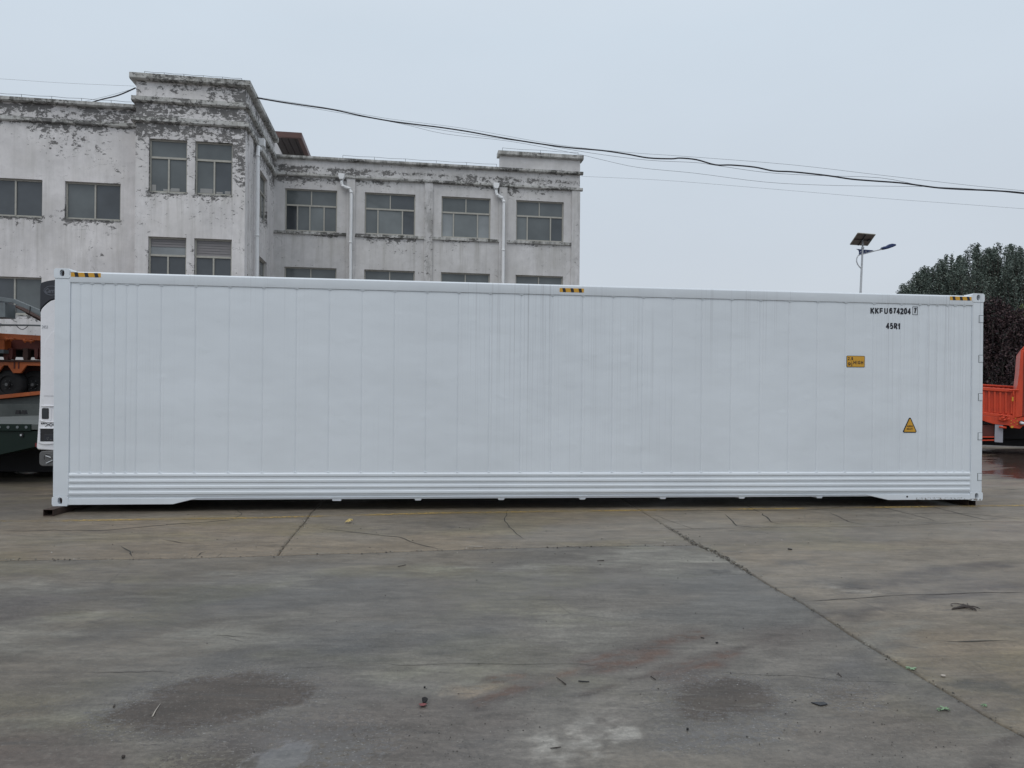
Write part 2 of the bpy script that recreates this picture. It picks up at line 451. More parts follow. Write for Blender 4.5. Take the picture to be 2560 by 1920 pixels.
def ext(x, xs, ys):
    x = np.asarray(x, float); k = (ys[-1] - ys[0]) / (xs[-1] - xs[0])
    r = np.interp(x, xs, ys)
    r = np.where(x < xs[0], ys[0] + k * (x - xs[0]), r)
    return np.where(x > xs[-1], ys[-1] + k * (x - xs[-1]), r)
def J2(x): return ext(x, j2x, j2y)
J4p = gp(Z2, [(850, 315), (1330, 315), (1700, 297), (1980, 284), (2212, 288)])
j4x = np.array([p[0] for p in J4p]); j4y = np.array([p[1] for p in J4p])
def J4(x): return ext(x, j4x, j4y)
J3p = gp(Z0, [(1650, 575), (1700, 500), (1760, 430), (1830, 350), (1870, 290), (1925, 235)])
j3y = np.array([p[1] for p in J3p]); j3x = np.array([p[0] for p in J3p])
def J3(y): return ext(y, j3y, j3x)

# patches drawn from the photo ---------------------------------------------------------
P_PUD = gp(Z3, [(600, 1090), (700, 1020), (960, 905), (1200, 820), (1450, 790), (1700, 810), (1900, 880), (1930, 950), (1700, 1020), (1400, 1110), (1150, 1150), (700, 1150)])
P_PUD2 = gp(Z5, [(0, 920), (60, 880), (180, 845), (400, 825), (560, 840), (640, 880), (690, 960), (670, 1030), (560, 1070), (330, 1085), (120, 1075), (40, 1010)])
P_PUD3 = gp(Z5, [(980, 900), (1040, 870), (1120, 872), (1190, 900), (1200, 940), (1120, 965), (1020, 955)])
P_MIR = gp(Z3, [(1380, 1390), (1480, 1330), (1600, 1270), (1720, 1215), (1850, 1195), (1950, 1225), (1960, 1265), (1900, 1330), (1860, 1390), (1700, 1500)])
P_BROWN = gp(Z5, [(560, 520), (700, 490), (850, 500), (900, 560), (820, 640), (680, 640), (590, 590)])
MUD = [(gp(Z4, [(1490, 725), (1650, 690), (1850, 640), (2212, 545)]), 0.045), (gp(Z4, [(1600, 760), (1800, 720), (2000, 660)]), 0.05),
       (gp(Z4, [(1970, 795), (2212, 720)]) + gp(Z5, [(0, 800), (200, 740), (400, 670)]), 0.045), (gp(Z5, [(20, 815), (150, 810), (300, 740)]), 0.04),
       (gp(Z4, [(850, 975), (1100, 880), (1300, 810), (1500, 765)]), 0.03), (gp(Z4, [(960, 830), (1100, 810)]), 0.035)]
TRK = [(gp(Z4, [(830, 1010), (1180, 895), (1500, 800), (1850, 740)]), 0.03), (gp(Z4, [(1500, 930), (1800, 830), (2212, 740)]), 0.022), (gp(Z5, [(1100, 450), (1500, 340), (1800, 290), (2150, 255)]), 0.12),
       (gp(Z5, [(1180, 265), (1500, 235), (1780, 205)]), 0.10), (gp(Z5, [(1450, 190), (1700, 150), (2100, 130)]), 0.08),
       (gp(Z5, [(1960, 1376), (2020, 1280), (2120, 1210), (2260, 1160)]), 0.04), (gp(Z5, [(430, 650), (700, 560), (1000, 430)]), 0.03)]
LIGHT = [(gp(Z3, [(1080, 240), (1300, 190), (1750, 160), (2050, 160), (1850, 240), (1500, 260)]), 0.28), (gp(Z3, [(1280, 500), (1600, 450), (2100, 430), (2000, 490), (1500, 540)]), 0.22),
         (gp(Z3, [(750, 640), (1100, 560), (1650, 540), (1700, 600), (1300, 690), (900, 700)]), 0.35), (gp(Z3, [(-80, 1130), (60, 1090), (300, 1080), (400, 1110), (300, 1160), (0, 1180)]), 0.5),
         (gp(Z3, [(-100, 250), (250, 240), (600, 250), (400, 300), (0, 330)]), 0.35), (gp(Z3, [(-100, 420), (400, 400), (640, 480), (500, 620), (-100, 600)]), 0.3),
         (gp(Z4, [(150, 700), (500, 640), (900, 690), (930, 800), (700, 880), (400, 900), (180, 820)]), 0.35), (gp(Z4, [(1480, 60), (1800, 30), (2300, 20), (2300, 190), (1900, 160), (1650, 110)]), 0.5),
         (gp(Z5, [(0, 20), (300, 40), (480, 130), (400, 180), (150, 180), (0, 150)]), 0.4), (gp(Z4, [(1150, 430), (1500, 370), (1750, 450), (1700, 640), (1400, 680), (1250, 560)]), 0.3),
         (gp(Z4, [(560, 150), (900, 120), (1250, 130), (1200, 180), (800, 200)]), 0.4),
         (gp(Z5, [(1000, 470), (1250, 480), (1650, 520), (1550, 620), (1350, 640)]), 0.35)]
WHITE = [(gp(Z4, [(1240, 1200), (1330, 1150), (1500, 1135), (1700, 1140), (1820, 1180), (1700, 1230), (1450, 1230), (1280, 1240)]), 0.95), (gp(Z4, [(1500, 1080), (1620, 1050), (1760, 1080), (1850, 1140), (1700, 1120)]), 0.4),
         (gp(Z5, [(930, 225), (1020, 240), (1080, 275), (1000, 265)]), 0.8), (gp(Z5, [(1160, 285), (1220, 278), (1290, 300), (1220, 318)]), 0.8),
         (gp(Z4, [(1250, 1240), (1300, 1240), (1290, 1290), (1250, 1290)]), 0.5), (gp(Z4, [(1400, 1240), (1440, 1240), (1440, 1300), (1400, 1300)]), 0.5), (gp(Z4, [(1580, 1240), (1620, 1240), (1610, 1290), (1570, 1290)]), 0.4), (gp(Z4, [(1340, 1330), (1380, 1330), (1370, 1380), (1330, 1380)]), 0.5)]
SAND = gp(Z4, [(640, 920), (720, 880), (850, 878), (960, 865), (1010, 880), (900, 910), (760, 935)])

def ground_paint(X, Y, tone):
    """the slab's own colour: concrete, mud, dust and damp stains; second array: wetness"""
    n = X.size
    base = np.array(tone)[None, :] * np.ones((n, 1))
    ang = 0.35
    U = X * math.cos(ang) + Y * math.sin(ang); V = -X * math.sin(ang) + Y * math.cos(ang)
    big = fbm(U * 0.35, V * 0.9, 1)
    mid = fbm(U * 1.3, V * 4.2, 2)
    fine = fbm(X * 9, Y * 12, 3, 5)
    sp = fbm(X * 26, Y * 30, 8, 3)
    k = 1 + (big - 0.5) * 0.55 + (mid - 0.5) * 0.42 + (fine - 0.5) * 0.26 + (sp - 0.5) * 0.16
    base = base * k[:, None]
    def mixin(mask, col):
        nonlocal base
        base = base * (1 - mask[:, None]) + np.array(col)[None, :] * mask[:, None]
    def local(d, lim):
        return np.nonzero(d < lim)[0]
    def mixat(ix, mask, col):
        base[ix] = base[ix] * (1 - mask[:, None]) + np.array(col)[None, :] * mask[:, None]
    base *= np.array([1.04, 0.98, 0.905])[None, :]
    # cool/warm drift
    t = sstep(0.4, 0.65, fbm(X * 0.5 + 9, Y * 0.8, 4))
    base *= (1 + t[:, None] * np.array([0.06, 0.0, -0.09])[None, :])
    wet = 0.34 + 0.35 * sstep(0.4, 0.65, fbm(U * 0.5, V * 1.1, 5)) 
    # mud film at the lower middle
    m = sstep(1.6, -0.6, sdpoly(X, Y, gp(Z4, [(-700, 1100), (0, 960), (500, 930), (900, 940), (1200, 1080), (1100, 1300), (1000, 1600), (-900, 1700)]))*4 + (fbm(X * 3, Y * 3, 12) - 0.5) * 4)
    mixin(m * 0.75, (0.108, 0.094, 0.084))
    m = sstep(0.35, -0.25, sdpoly(X, Y, gp(Z3, [(-500, 1180), (200, 1230), (480, 1330), (400, 1600), (-600, 1600)])) + (fbm(X * 4, Y * 4, 13) - 0.5) * 0.5)
    mixin(m * 0.75, (0.105, 0.080, 0.070))
    m = sstep(0.3, -0.3, sdpoly(X, Y, gp(Z5, [(900, 1200), (1300, 1000), (1900, 1050), (2100, 1180), (1500, 1376), (1000, 1400)])) + (fbm(X * 4, Y * 4, 14) - 0.5) * 0.6)
    mixin(m * 0.55, (0.122, 0.102, 0.084))
    m = sstep(0.25, -0.25, sdpoly(X, Y, P_BROWN) + (fbm(X * 4, Y * 4, 15) - 0.5) * 0.3)
    mixin(m * 0.8, (0.092, 0.076, 0.067))
    for pts, a in LIGHT:
        d = sdpoly(X, Y, pts); ix = local(d, 0.6)
        if not len(ix): continue
        m = sstep(0.18, -0.10, d[ix] + (fbm(X[ix] * 2.2, Y[ix] * 4.5, 16) - 0.5) * 0.75)
        m = m * (0.25 + 0.75 * sstep(0.38, 0.60, fbm(U[ix] * 3, V[ix] * 11, 17)))
        mixat(ix, np.clip(m * a * 1.9, 0, 0.85), (0.195, 0.187, 0.163)); wet[ix] *= (1 - m * a)
    for pts, a in WHITE:
        d = sdpoly(X, Y, pts); ix = local(d, 0.3)
        if not len(ix): continue
        m = sstep(0.08, -0.05, d[ix] + (fbm(X[ix] * 7, Y[ix] * 9, 18) - 0.5) * 0.3)
        m = m * sstep(0.38, 0.56, fbm(X[ix] * 16, Y[ix] * 20, 19))
        mixat(ix, m * a * 0.85, (0.34, 0.325, 0.295)); wet[ix] *= (1 - 0.8 * m)
    m = sstep(0.06, -0.04, sdpoly(X, Y, SAND) + (fbm(X * 9, Y * 9, 20) - 0.5) * 0.12)
    mixin(m * 0.75, (0.25, 0.20, 0.145))
    for pts, wd in TRK:
        d = sdline(X, Y, pts); ix = local(d, wd * 4)
        if not len(ix): continue
        d = d[ix] + (fbm(U[ix] * 2, V[ix] * 9, 21) - 0.5) * wd * 2.2
        m = sstep(wd * 1.9, wd * 0.2, d) * (0.45 + 0.55 * sstep(0.4, 0.6, fbm(X[ix] * 6, Y[ix] * 16, 22)))
        mixat(ix, m * 0.85, (0.078, 0.066, 0.058))
    for pts, wd in MUD:
        d = sdline(X, Y, pts); ix = local(d, wd * 5)
        if not len(ix): continue
        d = d[ix] + (fbm(U[ix] * 3, V[ix] * 14, 23) - 0.5) * wd * 2.5
        m = sstep(wd * 1.8, wd * 0.5, d) * sstep(0.36, 0.56, fbm(U[ix] * 9, V[ix] * 34, 24))
        mixat(ix, m * 0.95, (0.104, 0.068, 0.053))
        m2 = sstep(wd * 3.0, wd * 1.2, d)
        mixat(ix, m2 * 0.6 * (1 - m), (0.095, 0.08, 0.072))
    # reddish wet mud by the right trailer, dirt and painted shade under the left trailer, broad dark washes on the front slab
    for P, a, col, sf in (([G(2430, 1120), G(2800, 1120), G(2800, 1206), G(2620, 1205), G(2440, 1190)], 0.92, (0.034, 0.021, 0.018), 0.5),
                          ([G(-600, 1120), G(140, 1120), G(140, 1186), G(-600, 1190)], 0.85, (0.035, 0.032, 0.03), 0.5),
                          ([G(-500, 1180), G(150, 1180), G(150, 1262), G(60, 1282), G(-500, 1290)], 0.6, (0.062, 0.055, 0.049), 0.5),
                          (gp(Z3, [(700, 360), (1300, 280), (2200, 260), (2212, 330), (1200, 460), (700, 470)]), 0.5, (0.092, 0.092, 0.089), 0.35),
                          (gp(Z3, [(1700, 560), (2212, 500), (2212, 700), (1700, 760), (1400, 700)]), 0.45, (0.092, 0.092, 0.090), 0.3),
                          (gp(Z3, [(-200, 350), (200, 330), (330, 400), (100, 470), (-200, 480)]), 0.7, (0.088, 0.077, 0.071), 0.25),
                          (gp(Z5, [(0, 190), (500, 210), (900, 400), (1000, 520), (500, 480), (0, 420)]), 0.5, (0.092, 0.094, 0.091), 0.3),
                          (gp(Z4, [(300, 520), (1200, 560), (1250, 640), (700, 660), (200, 640)]), 0.4, (0.094, 0.096, 0.096), 0.25),
                          (gp(Z5, [(1150, 700), (1500, 760), (1600, 860), (1200, 800)]), 0.6, (0.085, 0.083, 0.083), 0.2),
                          (gp(Z5, [(1700, 700), (2212, 780), (2212, 950), (1800, 860)]), 0.4, (0.098, 0.086, 0.073), 0.3)):
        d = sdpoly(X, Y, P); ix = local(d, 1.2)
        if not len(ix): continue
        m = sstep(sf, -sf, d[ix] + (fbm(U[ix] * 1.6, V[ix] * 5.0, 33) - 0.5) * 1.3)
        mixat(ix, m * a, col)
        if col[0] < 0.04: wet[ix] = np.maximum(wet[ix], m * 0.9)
    # damp patches and standing water
    edge = (fbm(X * 7, Y * 7, 25) - 0.5) * 0.14 + (fbm(X * 40, Y * 22, 26, 3) - 0.5) * 0.10
    fringe = np.zeros(n)
    for P, a, sft in ((P_PUD, 0.85, 0.03), (P_PUD2, 0.85, 0.035), (P_PUD3, 0.55, 0.07)):
        d = sdpoly(X, Y, P) + edge
        m = sstep(sft, -sft, d)
        mixin(m * a, (0.066, 0.053, 0.044)); wet = wet * (1 - m) + 0.45 * m
        fringe = np.maximum(fringe, sstep(0.20, 0.02, np.abs(d - 0.02)) * 0.55)
    d = sdpoly(X, Y, P_MIR) + edge * 1.6 + 0.02
    m = sstep(0.02, -0.02, d)
    fringe = np.maximum(fringe, sstep(0.50, 0.05, d) * (1 - m))
    mixin(m * 0.85, (0.115, 0.108, 0.110)); wet = np.maximum(wet, m)  # muddy water, base lifted to add painted sky reflection
    # wet fringe right of the second puddle
    d = sdpoly(X, Y, gp(Z5, [(0, 1090), (300, 1100), (600, 1060), (760, 1120), (500, 1250), (0, 1260)]))
    fringe = np.maximum(fringe, sstep(0.15, -0.08, d) * 0.8)
    # dark oil spots
    for zf, x, y, r in ((Z1, 810, 338, 0.08), (Z1, 930, 400, 0.05), (Z2, 455, 575, 0.10), (Z2, 1160, 640, 0.22), (Z4, 1190, 465, 0.07), (Z5, 1780, 850, 0.08), (Z5, 1920, 870, 0.1), (Z5, 2090, 885, 0.1), (Z5, 800, 115, 0.16), (Z5, 330, 170, 0.10)):
        cx, cy = G(*zf(x, y))
        d = np.hypot((X - cx) * 0.8, (Y - cy) * 1.1) / r; ix = local(d, 2)
        if not len(ix): continue
        d = d[ix] + (fbm(X[ix] * 12, Y[ix] * 12, 30) - 0.5) * 1.6
        mixat(ix, sstep(1.1, 0.4, d) * 0.5, (0.07, 0.068, 0.066))
    # faint greenish and tan blooms in the older slabs
    t = sstep(0.52, 0.68, fbm(X * 0.9, Y * 1.6, 31)); base *= (1 + t[:, None] * np.array([0.05, 0.055, -0.05])[None, :])
    return np.clip(base, 0.01, 0.6), np.clip(wet, 0, 1), np.clip(fringe, 0, 1)

def ground_material():
    m, nt, b, oc = start('weathered_wet_concrete')
    at = N(nt, 'Attribute', attribute_name='stain_shade')
    wt = N(nt, 'Attribute', attribute_name='wet').outputs['Fac']
    gc = N(nt, 'NewGeometry').outputs['Position']
    n1 = noise(nt, gc, 38, 8, 0.7)
    n2 = noise(nt, gc, 240, 3, 0.6)
    n3 = noise(nt, gc, 9, 6, 0.72, sc=(0.55, 1.5, 1), dist=0.4)
    n4 = noise(nt, gc, 2.6, 5, 0.7, sc=(0.5, 1.6, 1), dist=0.6)
    v = math_(nt, 'MULTIPLY', rng_(nt, n1, 0.3, 0.7, 0.72, 1.28), rng_(nt, n2, 0.3, 0.7, 0.85, 1.15))
    v = math_(nt, 'MULTIPLY', v, math_(nt, 'MULTIPLY', rng_(nt, n3, 0.3, 0.7, 0.74, 1.28), rng_(nt, n4, 0.3, 0.7, 0.80, 1.22)))
    c = mixc(nt, 1.0, at.outputs['Color'], N(nt, 'CombineXYZ', {0: v, 1: v, 2: v}).outputs[0], 'MULTIPLY')
    # thin pale scuffs and dark smears
    sc1 = rng_(nt, noise(nt, gc, 5, 8, 0.75, sc=(0.4, 2.2, 1), dist=0.8, loc=(1, 4, 0)), 0.57, 0.66, 0, 0.5)
    c = mixc(nt, sc1, c, (0.20, 0.188, 0.162))
    sc2 = rng_(nt, noise(nt, gc, 4, 8, 0.75, sc=(0.35, 1.9, 1), dist=0.8, loc=(9, 2, 0)), 0.57, 0.66, 0, 0.55)
    c = mixc(nt, sc2, c, (0.075, 0.07, 0.066))
    # rippled wet film round the puddles
    fr = N(nt, 'Attribute', attribute_name='fringe').outputs['Fac']
    rip = noise(nt, gc, 30, 5, 0.6, sc=(0.9, 1.5, 1), dist=0.6)
    film = rng_(nt, math_(nt, 'ADD', rip, math_(nt, 'MULTIPLY', fr, 0.22)), 0.62, 0.66, 0, 1)
    film = math_(nt, 'MULTIPLY', film, rng_(nt, fr, 0.05, 0.3, 0, 1))
    c = mixc(nt, math_(nt, 'MULTIPLY', film, 0.6), c, (0.078, 0.068, 0.062))
    spk = math_(nt, 'MULTIPLY', rng_(nt, noise(nt, gc, 75, 2, 0.5, sc=(0.8, 1.3, 1), loc=(5, 5, 0)), 0.66, 0.70, 0, 0.75), rng_(nt, fr, 0.1, 0.5, 0, 1))
    c = mixc(nt, spk, c, (0.33, 0.32, 0.31))
    wt = math_(nt, 'MAXIMUM', wt, math_(nt, 'MULTIPLY', film, 0.93))
    pits = rng_(nt, noise(nt, gc, 95, 2, 0.5, loc=(3, 1, 0)), 0.70, 0.74, 0, 0.65)
    c = mixc(nt, pits, c, (0.035, 0.033, 0.032))
    ag = rng_(nt, noise(nt, gc, 60, 3, 0.6, loc=(2, 8, 0)), 0.60, 0.66, 0, 0.5)
    c = mixc(nt, ag, c, (0.20, 0.19, 0.17))
    hair = N(nt, 'TexVoronoi', {'Vector': N(nt, 'Mapping', {'Vector': gc, 'Scale': (0.8, 1.1, 1)}).outputs[0], 'Scale': 1.0, 'Randomness': 1.0}, feature='DISTANCE_TO_EDGE').outputs[0]
    wob = rng_(nt, noise(nt, gc, 3, 6, 0.7), 0.3, 0.7, -0.012, 0.012)
    hl = rng_(nt, math_(nt, 'ABSOLUTE', math_(nt, 'ADD', hair, wob)), 0.0, 0.006, 1, 0)
    hl = math_(nt, 'MULTIPLY', hl, rng_(nt, noise(nt, gc, 0.6, 2), 0.50, 0.60, 0, 0.45))
    c = mixc(nt, hl, c, (0.05, 0.047, 0.043))
    nt.links.new(c, b.inputs['Base Color'])
    r = math_(nt, 'ADD', rng_(nt, wt, 0.0, 0.75, 0.72, 0.40), math_(nt, 'MULTIPLY', math_(nt, 'SUBTRACT', n1, 0.5), 0.35))
    r = math_(nt, 'MULTIPLY', r, rng_(nt, wt, 0.78, 0.97, 1, 0.08))
    nt.links.new(math_(nt, 'MAXIMUM', r, 0.05), b.inputs['Roughness'])
    nt.links.new(rng_(nt, wt, 0.5, 0.9, 0.28, 0.5), b.inputs['Specular IOR Level'])
    dry = rng_(nt, wt, 0.7, 0.95, 1, 0.0)
    h = math_(nt, 'ADD', math_(nt, 'MULTIPLY', n1, 0.6), math_(nt, 'MULTIPLY', noise(nt, gc, 120, 4, 0.6), 0.4))
    bn = N(nt, 'Bump', {'Height': h, 'Strength': math_(nt, 'MULTIPLY', dry, 0.55), 'Distance': 0.006})
    nt.links.new(bn.outputs[0], b.inputs['Normal'])
    return m
M['ground'] = ground_material()
M['grit'] = plain('dark_joint_grit', (0.045, 0.042, 0.038), 0.95, var=0.4, scale=60, bmp=0.6)

def grid_mesh(name, X, Y, Z, tone, skirt=True):
    ny, nx = X.shape
    co = np.stack([X.ravel(), Y.ravel(), Z.ravel()], 1)
    idx = np.arange(nx * ny).reshape(ny, nx)
    q = np.stack([idx[:-1, :-1], idx[:-1, 1:], idx[1:, 1:], idx[1:, :-1]], -1).reshape(-1, 4)
    if skirt:
        ring = np.concatenate([idx[0, :], idx[1:, -1], idx[-1, -2::-1], idx[-2:0:-1, 0]])
        low = co[ring].copy(); low[:, 2] = -0.045
        b0 = len(co); co = np.concatenate([co, low]); k = len(ring)
        a = np.arange(k); a2 = (a + 1) % k
        q = np.concatenate([q, np.stack([ring[a], b0 + a, b0 + a2, ring[a2]], -1)])
    me = bpy.data.meshes.new(name)
    me.vertices.add(len(co)); me.vertices.foreach_set('co', co.ravel())
    me.loops.add(q.size); me.loops.foreach_set('vertex_index', q.ravel().astype(np.int32))
    me.polygons.add(len(q)); me.polygons.foreach_set('loop_start', np.arange(0, q.size, 4, dtype=np.int32))
    me.update(calc_edges=True); me.validate()
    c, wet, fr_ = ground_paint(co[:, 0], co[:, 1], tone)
    ca = me.color_attributes.new('stain_shade', 'FLOAT_COLOR', 'POINT')
    ca.data.foreach_set('color', np.concatenate([c, np.ones((len(c), 1))], 1).ravel())
    wa = me.attributes.new('wet', 'FLOAT', 'POINT'); wa.data.foreach_set('value', wet)
    wa = me.attributes.new('fringe', 'FLOAT', 'POINT'); wa.data.foreach_set('value', fr_)
    me.polygons.foreach_set('use_smooth', [True] * len(me.polygons))
    me.materials.append(M['ground'])
    o = bpy.data.objects.new(name, me); COL.objects.link(o)
    return o

XW, YF = 17.0, 24.0
def rag(t, amp, seed, f=9.0):
    return (fbm(np.asarray(t) * f, np.asarray(t) * 0 + seed, seed, 5) - 0.5) * 2 * amp
def slab(left, right, near, far, x0, x1, tone, dx):
    xs = np.linspace(0, 1, int((x1 - x0) / dx) + 2)
    b = np.linspace(0, 1, 400)
    yn, yf = near(0.5 * (x0 + x1)), far(0.5 * (x0 + x1))
    yn = float(yn); yf = float(yf)
    yb = (max(yn, 0.3) * (yf / max(yn, 0.3)) ** b)         # rows closer together near the camera
    b = (yb - yn) / (yf - yn)
    A, B = np.meshgrid(xs, b)
    Yg = yn + (yf - yn) * B
    for _ in range(2):
        L, Rr = left(Yg), right(Yg)
        Xg = L + (Rr - L) * A
        Yg = near(Xg) + (far(Xg) - near(Xg)) * B
    und = (fbm(Xg * 0.5, Yg * 0.5, 40) - 0.5) * 0.012
    und = und - 0.5 * np.minimum(und, 0) * 0
    return grid_mesh('concrete_slab', Xg, Yg, und * 0, tone)

def cst(v): return lambda a: np.full(np.shape(a), float(v)) if np.ndim(a) else float(v)
def gapw(y): # the long joint is crumbled around the crossing and half way
    y = np.asarray(y, float)
    return 0.006 + 0.010 * np.exp(-((y - 6.8) / 0.9) ** 2) + 0.006 * np.exp(-((y - 4.3) / 0.4) ** 2)
J1L = lambda y: J1(y) - gapw(y) - np.abs(rag(y, 0.012, 51)) * (0.6 + 2.2 * np.exp(-((np.asarray(y) - 6.9) / 0.9) ** 2))
J1R = lambda y: J1(y) + gapw(y) * 0.6 + np.abs(rag(y, 0.010, 52)) * (0.6 + 2.2 * np.exp(-((np.asarray(y) - 6.9) / 0.9) ** 2))
J2N = lambda x: J2(x) - 0.002 - np.abs(rag(x, 0.010, 53, 5))
J2F = lambda x: J2(x) + 0.001 + np.abs(rag(x, 0.012, 54, 5))
J4N = lambda x: J4(x) - 0.002 - np.abs(rag(x, 0.008, 55, 5))
J4F = lambda x: J4(x) + 0.002 + np.abs(rag(x, 0.006, 56, 5))
J3L = lambda y: J3(y) - 0.002 - np.abs(rag(y, 0.012, 57))
J3R = lambda y: J3(y) + 0.002 + np.abs(rag(y, 0.012, 58))
T_FRONT, T_OLD = (0.117, 0.114, 0.108), (0.150, 0.136, 0.115)
slabs = [
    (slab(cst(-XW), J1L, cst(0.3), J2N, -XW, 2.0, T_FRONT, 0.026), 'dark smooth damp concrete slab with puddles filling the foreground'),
    (slab(J1R, cst(XW), cst(0.3), J4N, 2.0, XW, T_OLD, 0.03), 'pale brownish concrete slab right of the long crumbling joint'),
    (slab(J3R, J1L, J2F, cst(YF), -2.2, 1.8, (0.157, 0.144, 0.124), 0.022), 'worn tan concrete slab in front of the middle of the container'),
    (slab(cst(-XW), J3L, J2F, cst(YF), -XW, -2.2, (0.152, 0.138, 0.119), 0.03), 'worn tan concrete slab in front of the left end of the container'),
    (slab(J1R, cst(XW), J4F, cst(YF), 1.8, XW, (0.157, 0.146, 0.127), 0.03), 'cracked tan concrete slab below the right end of the container')]
for o, l in slabs: tag(o, l, kind='structure')

# ground sheet out to the horizon, and the dark bedding seen in the joints
g = MB()
BIG = 1500
for (x0, x1, y0, y1) in ((-BIG, BIG, YF, BIG), (-BIG, -XW, 0.3, YF), (XW, BIG, 0.3, YF), (-BIG, BIG, -BIG, 0.3)):
    g.add([(x0, y0, 0), (x1, y0, 0), (x1, y1, 0), (x0, y1, 0)], [(0, 1, 2, 3)])
def far_ground():
    m, nt, b, oc = start('far_yard_concrete')
    gc = N(nt, 'NewGeometry').outputs['Position']
    n1 = noise(nt, gc, 0.5, 7, 0.65, sc=(1, 2, 1)); n2 = noise(nt, gc, 30, 5, 0.6)
    v = math_(nt, 'MULTIPLY', rng_(nt, n1, 0.3, 0.7, 0.65, 1.3), rng_(nt, n2, 0.3, 0.7, 0.88, 1.12))
    c = mixc(nt, 1.0, (0.150, 0.142, 0.130), N(nt, 'CombineXYZ', {0: v, 1: v, 2: v}).outputs[0], 'MULTIPLY')
    rd = rng_(nt, noise(nt, gc, 0.8, 5, 0.6, sc=(0.4, 1.5, 1), loc=(8, 3, 0)), 0.52, 0.6, 0, 0.75)
    c = mixc(nt, rd, c, (0.072, 0.047, 0.042))
    nt.links.new(c, b.inputs['Base Color'])
    nt.links.new(rng_(nt, n1, 0.42, 0.58, 0.22, 0.75), b.inputs['Roughness'])
    bump(nt, b, n2, 0.3, 0.006)
    return m
tag(g.build('ground', far_ground()), kind='structure')
g = MB(); g.add([(-XW, 0.3, -0.03), (XW, 0.3, -0.03), (XW, YF, -0.03), (-XW, YF, -0.03)], [(0, 1, 2, 3)])
tag(g.build('joint_bedding', M['grit']), kind='structure')

# cracks: thin jagged openings, each a ribbon of dark grit in its slab
SL = {'f': slabs[0][0], 'r': slabs[1][0], 'm': slabs[2][0], 'l': slabs[3][0], 'b': slabs[4][0]}
def crack(pts, wd, par, seed):
    pts = [np.array(p) for p in pts]
    P = []
    for a, b in zip(pts[:-1], pts[1:]):
        L = np.linalg.norm(b - a); n = max(2, int(L / 0.03))
        for i in range(n): P.append(a + (b - a) * i / n)
    P.append(pts[-1]); P = np.array(P)
    s = np.concatenate([[0], np.cumsum(np.linalg.norm(np.diff(P, axis=0), axis=1))])
    t = np.gradient(P, axis=0); t /= np.linalg.norm(t, axis=1)[:, None] + 1e-9
    nrm = np.stack([-t[:, 1], t[:, 0]], 1)
    P = P + nrm * rag(s, 0.035, seed, 4)[:, None]
    wv = {'f': 0.75, 'b': 1.4, 'l': 1.3, 'm': 1.2}.get(par, 1.5) * wd * (0.25 + 1.2 * fbm(s * 5, s * 0, seed + 3, 3)) * np.clip(np.minimum(s, s[-1] - s) / 0.2, 0.15, 1)
    A, B = P + nrm * wv[:, None] / 2, P - nrm * wv[:, None] / 2
    v = [(x, y, 0.002) for x, y in A] + [(x, y, 0.002) for x, y in B]
    n = len(P)
    mb = MB(); mb.add(v, [(n + i, n + i + 1, i + 1, i) for i in range(n - 1)])
    mb.build('crack', M['grit'], SL[par])
CR = [('f', Z3, [(500, 785), (850, 788), (940, 780), (1130, 793)], 0.006), ('f', Z3, [(1670, 770), (1900, 760), (2170, 745)], 0.005), ('f', Z4, [(150, 740), (340, 740), (600, 740), (800, 738), (1200, 745), (1500, 745), (1700, 765)], 0.005),
      ('f', Z5, [(250, 778), (500, 800), (900, 825), (1300, 845), (1600, 862)], 0.004), ('f', Z3, [(1240, 568), (1400, 562), (1600, 575)], 0.008),
      ('r', Z5, [(860, 357), (1100, 340), (1350, 318), (1650, 312), (1900, 300), (2250, 300)], 0.007), ('r', Z5, [(1700, 607), (1900, 605), (2080, 592), (2165, 598)], 0.012),
      ('l', Z0, [(-270, 408), (0, 405), (430, 405), (760, 375), (1400, 325)], 0.016), ('l', Z0, [(565, 510), (610, 555), (650, 590)], 0.012), ('l', Z0, [(1480, 508), (1690, 515)], 0.012), ('l', Z0, [(850, 465), (970, 492), (1130, 500)], 0.010),
      ('l', Z0, [(1080, 590), (1120, 562), (1180, 546)], 0.016), ('l', Z0, [(1250, 560), (1230, 578), (1212, 592)], 0.014), ('l', Z0, [(1340, 250), (1400, 290), (1330, 330)], 0.008),
      ('m', Z1, [(0, 345), (200, 370), (480, 400), (640, 455), (740, 478)], 0.014), ('m', Z1, [(1160, 225), (1130, 300), (1190, 370), (1250, 415)], 0.010), ('m', Z1, [(400, 235), (900, 212), (1150, 212)], 0.01),
      ('b', Z2, [(20, 225), (450, 222), (850, 222), (1050, 215), (1200, 195), (1600, 200), (1720, 205)], 0.012), ('b', Z2, [(1090, 235), (1200, 285), (1300, 308)], 0.012), ('b', Z2, [(700, 235), (760, 290), (850, 309)], 0.015),
      ('b', Z2, [(1130, 165), (1240, 188), (1400, 205), (1560, 245), (1720, 288)], 0.012), ('b', Z2, [(1600, 178), (1800, 230), (2000, 278)], 0.014), ('b', Z2, [(1560, 240), (1900, 240), (2212, 275)], 0.010), ('b', Z2, [(1250, 250), (1500, 262), (1720, 285)], 0.008),
      ('b', Z2, [(480, 240), (560, 310), (700, 320)], 0.012), ('b', Z2, [(600, 190), (700, 235)], 0.012), ('b', Z2, [(80, 245), (300, 330), (480, 330)], 0.006), ('b', Z2, [(1980, 105), (2212, 100)], 0.02)]
for i, (par, zf, pts, wd) in enumerate(CR): crack(gp(zf, pts), wd, par, 60 + i)

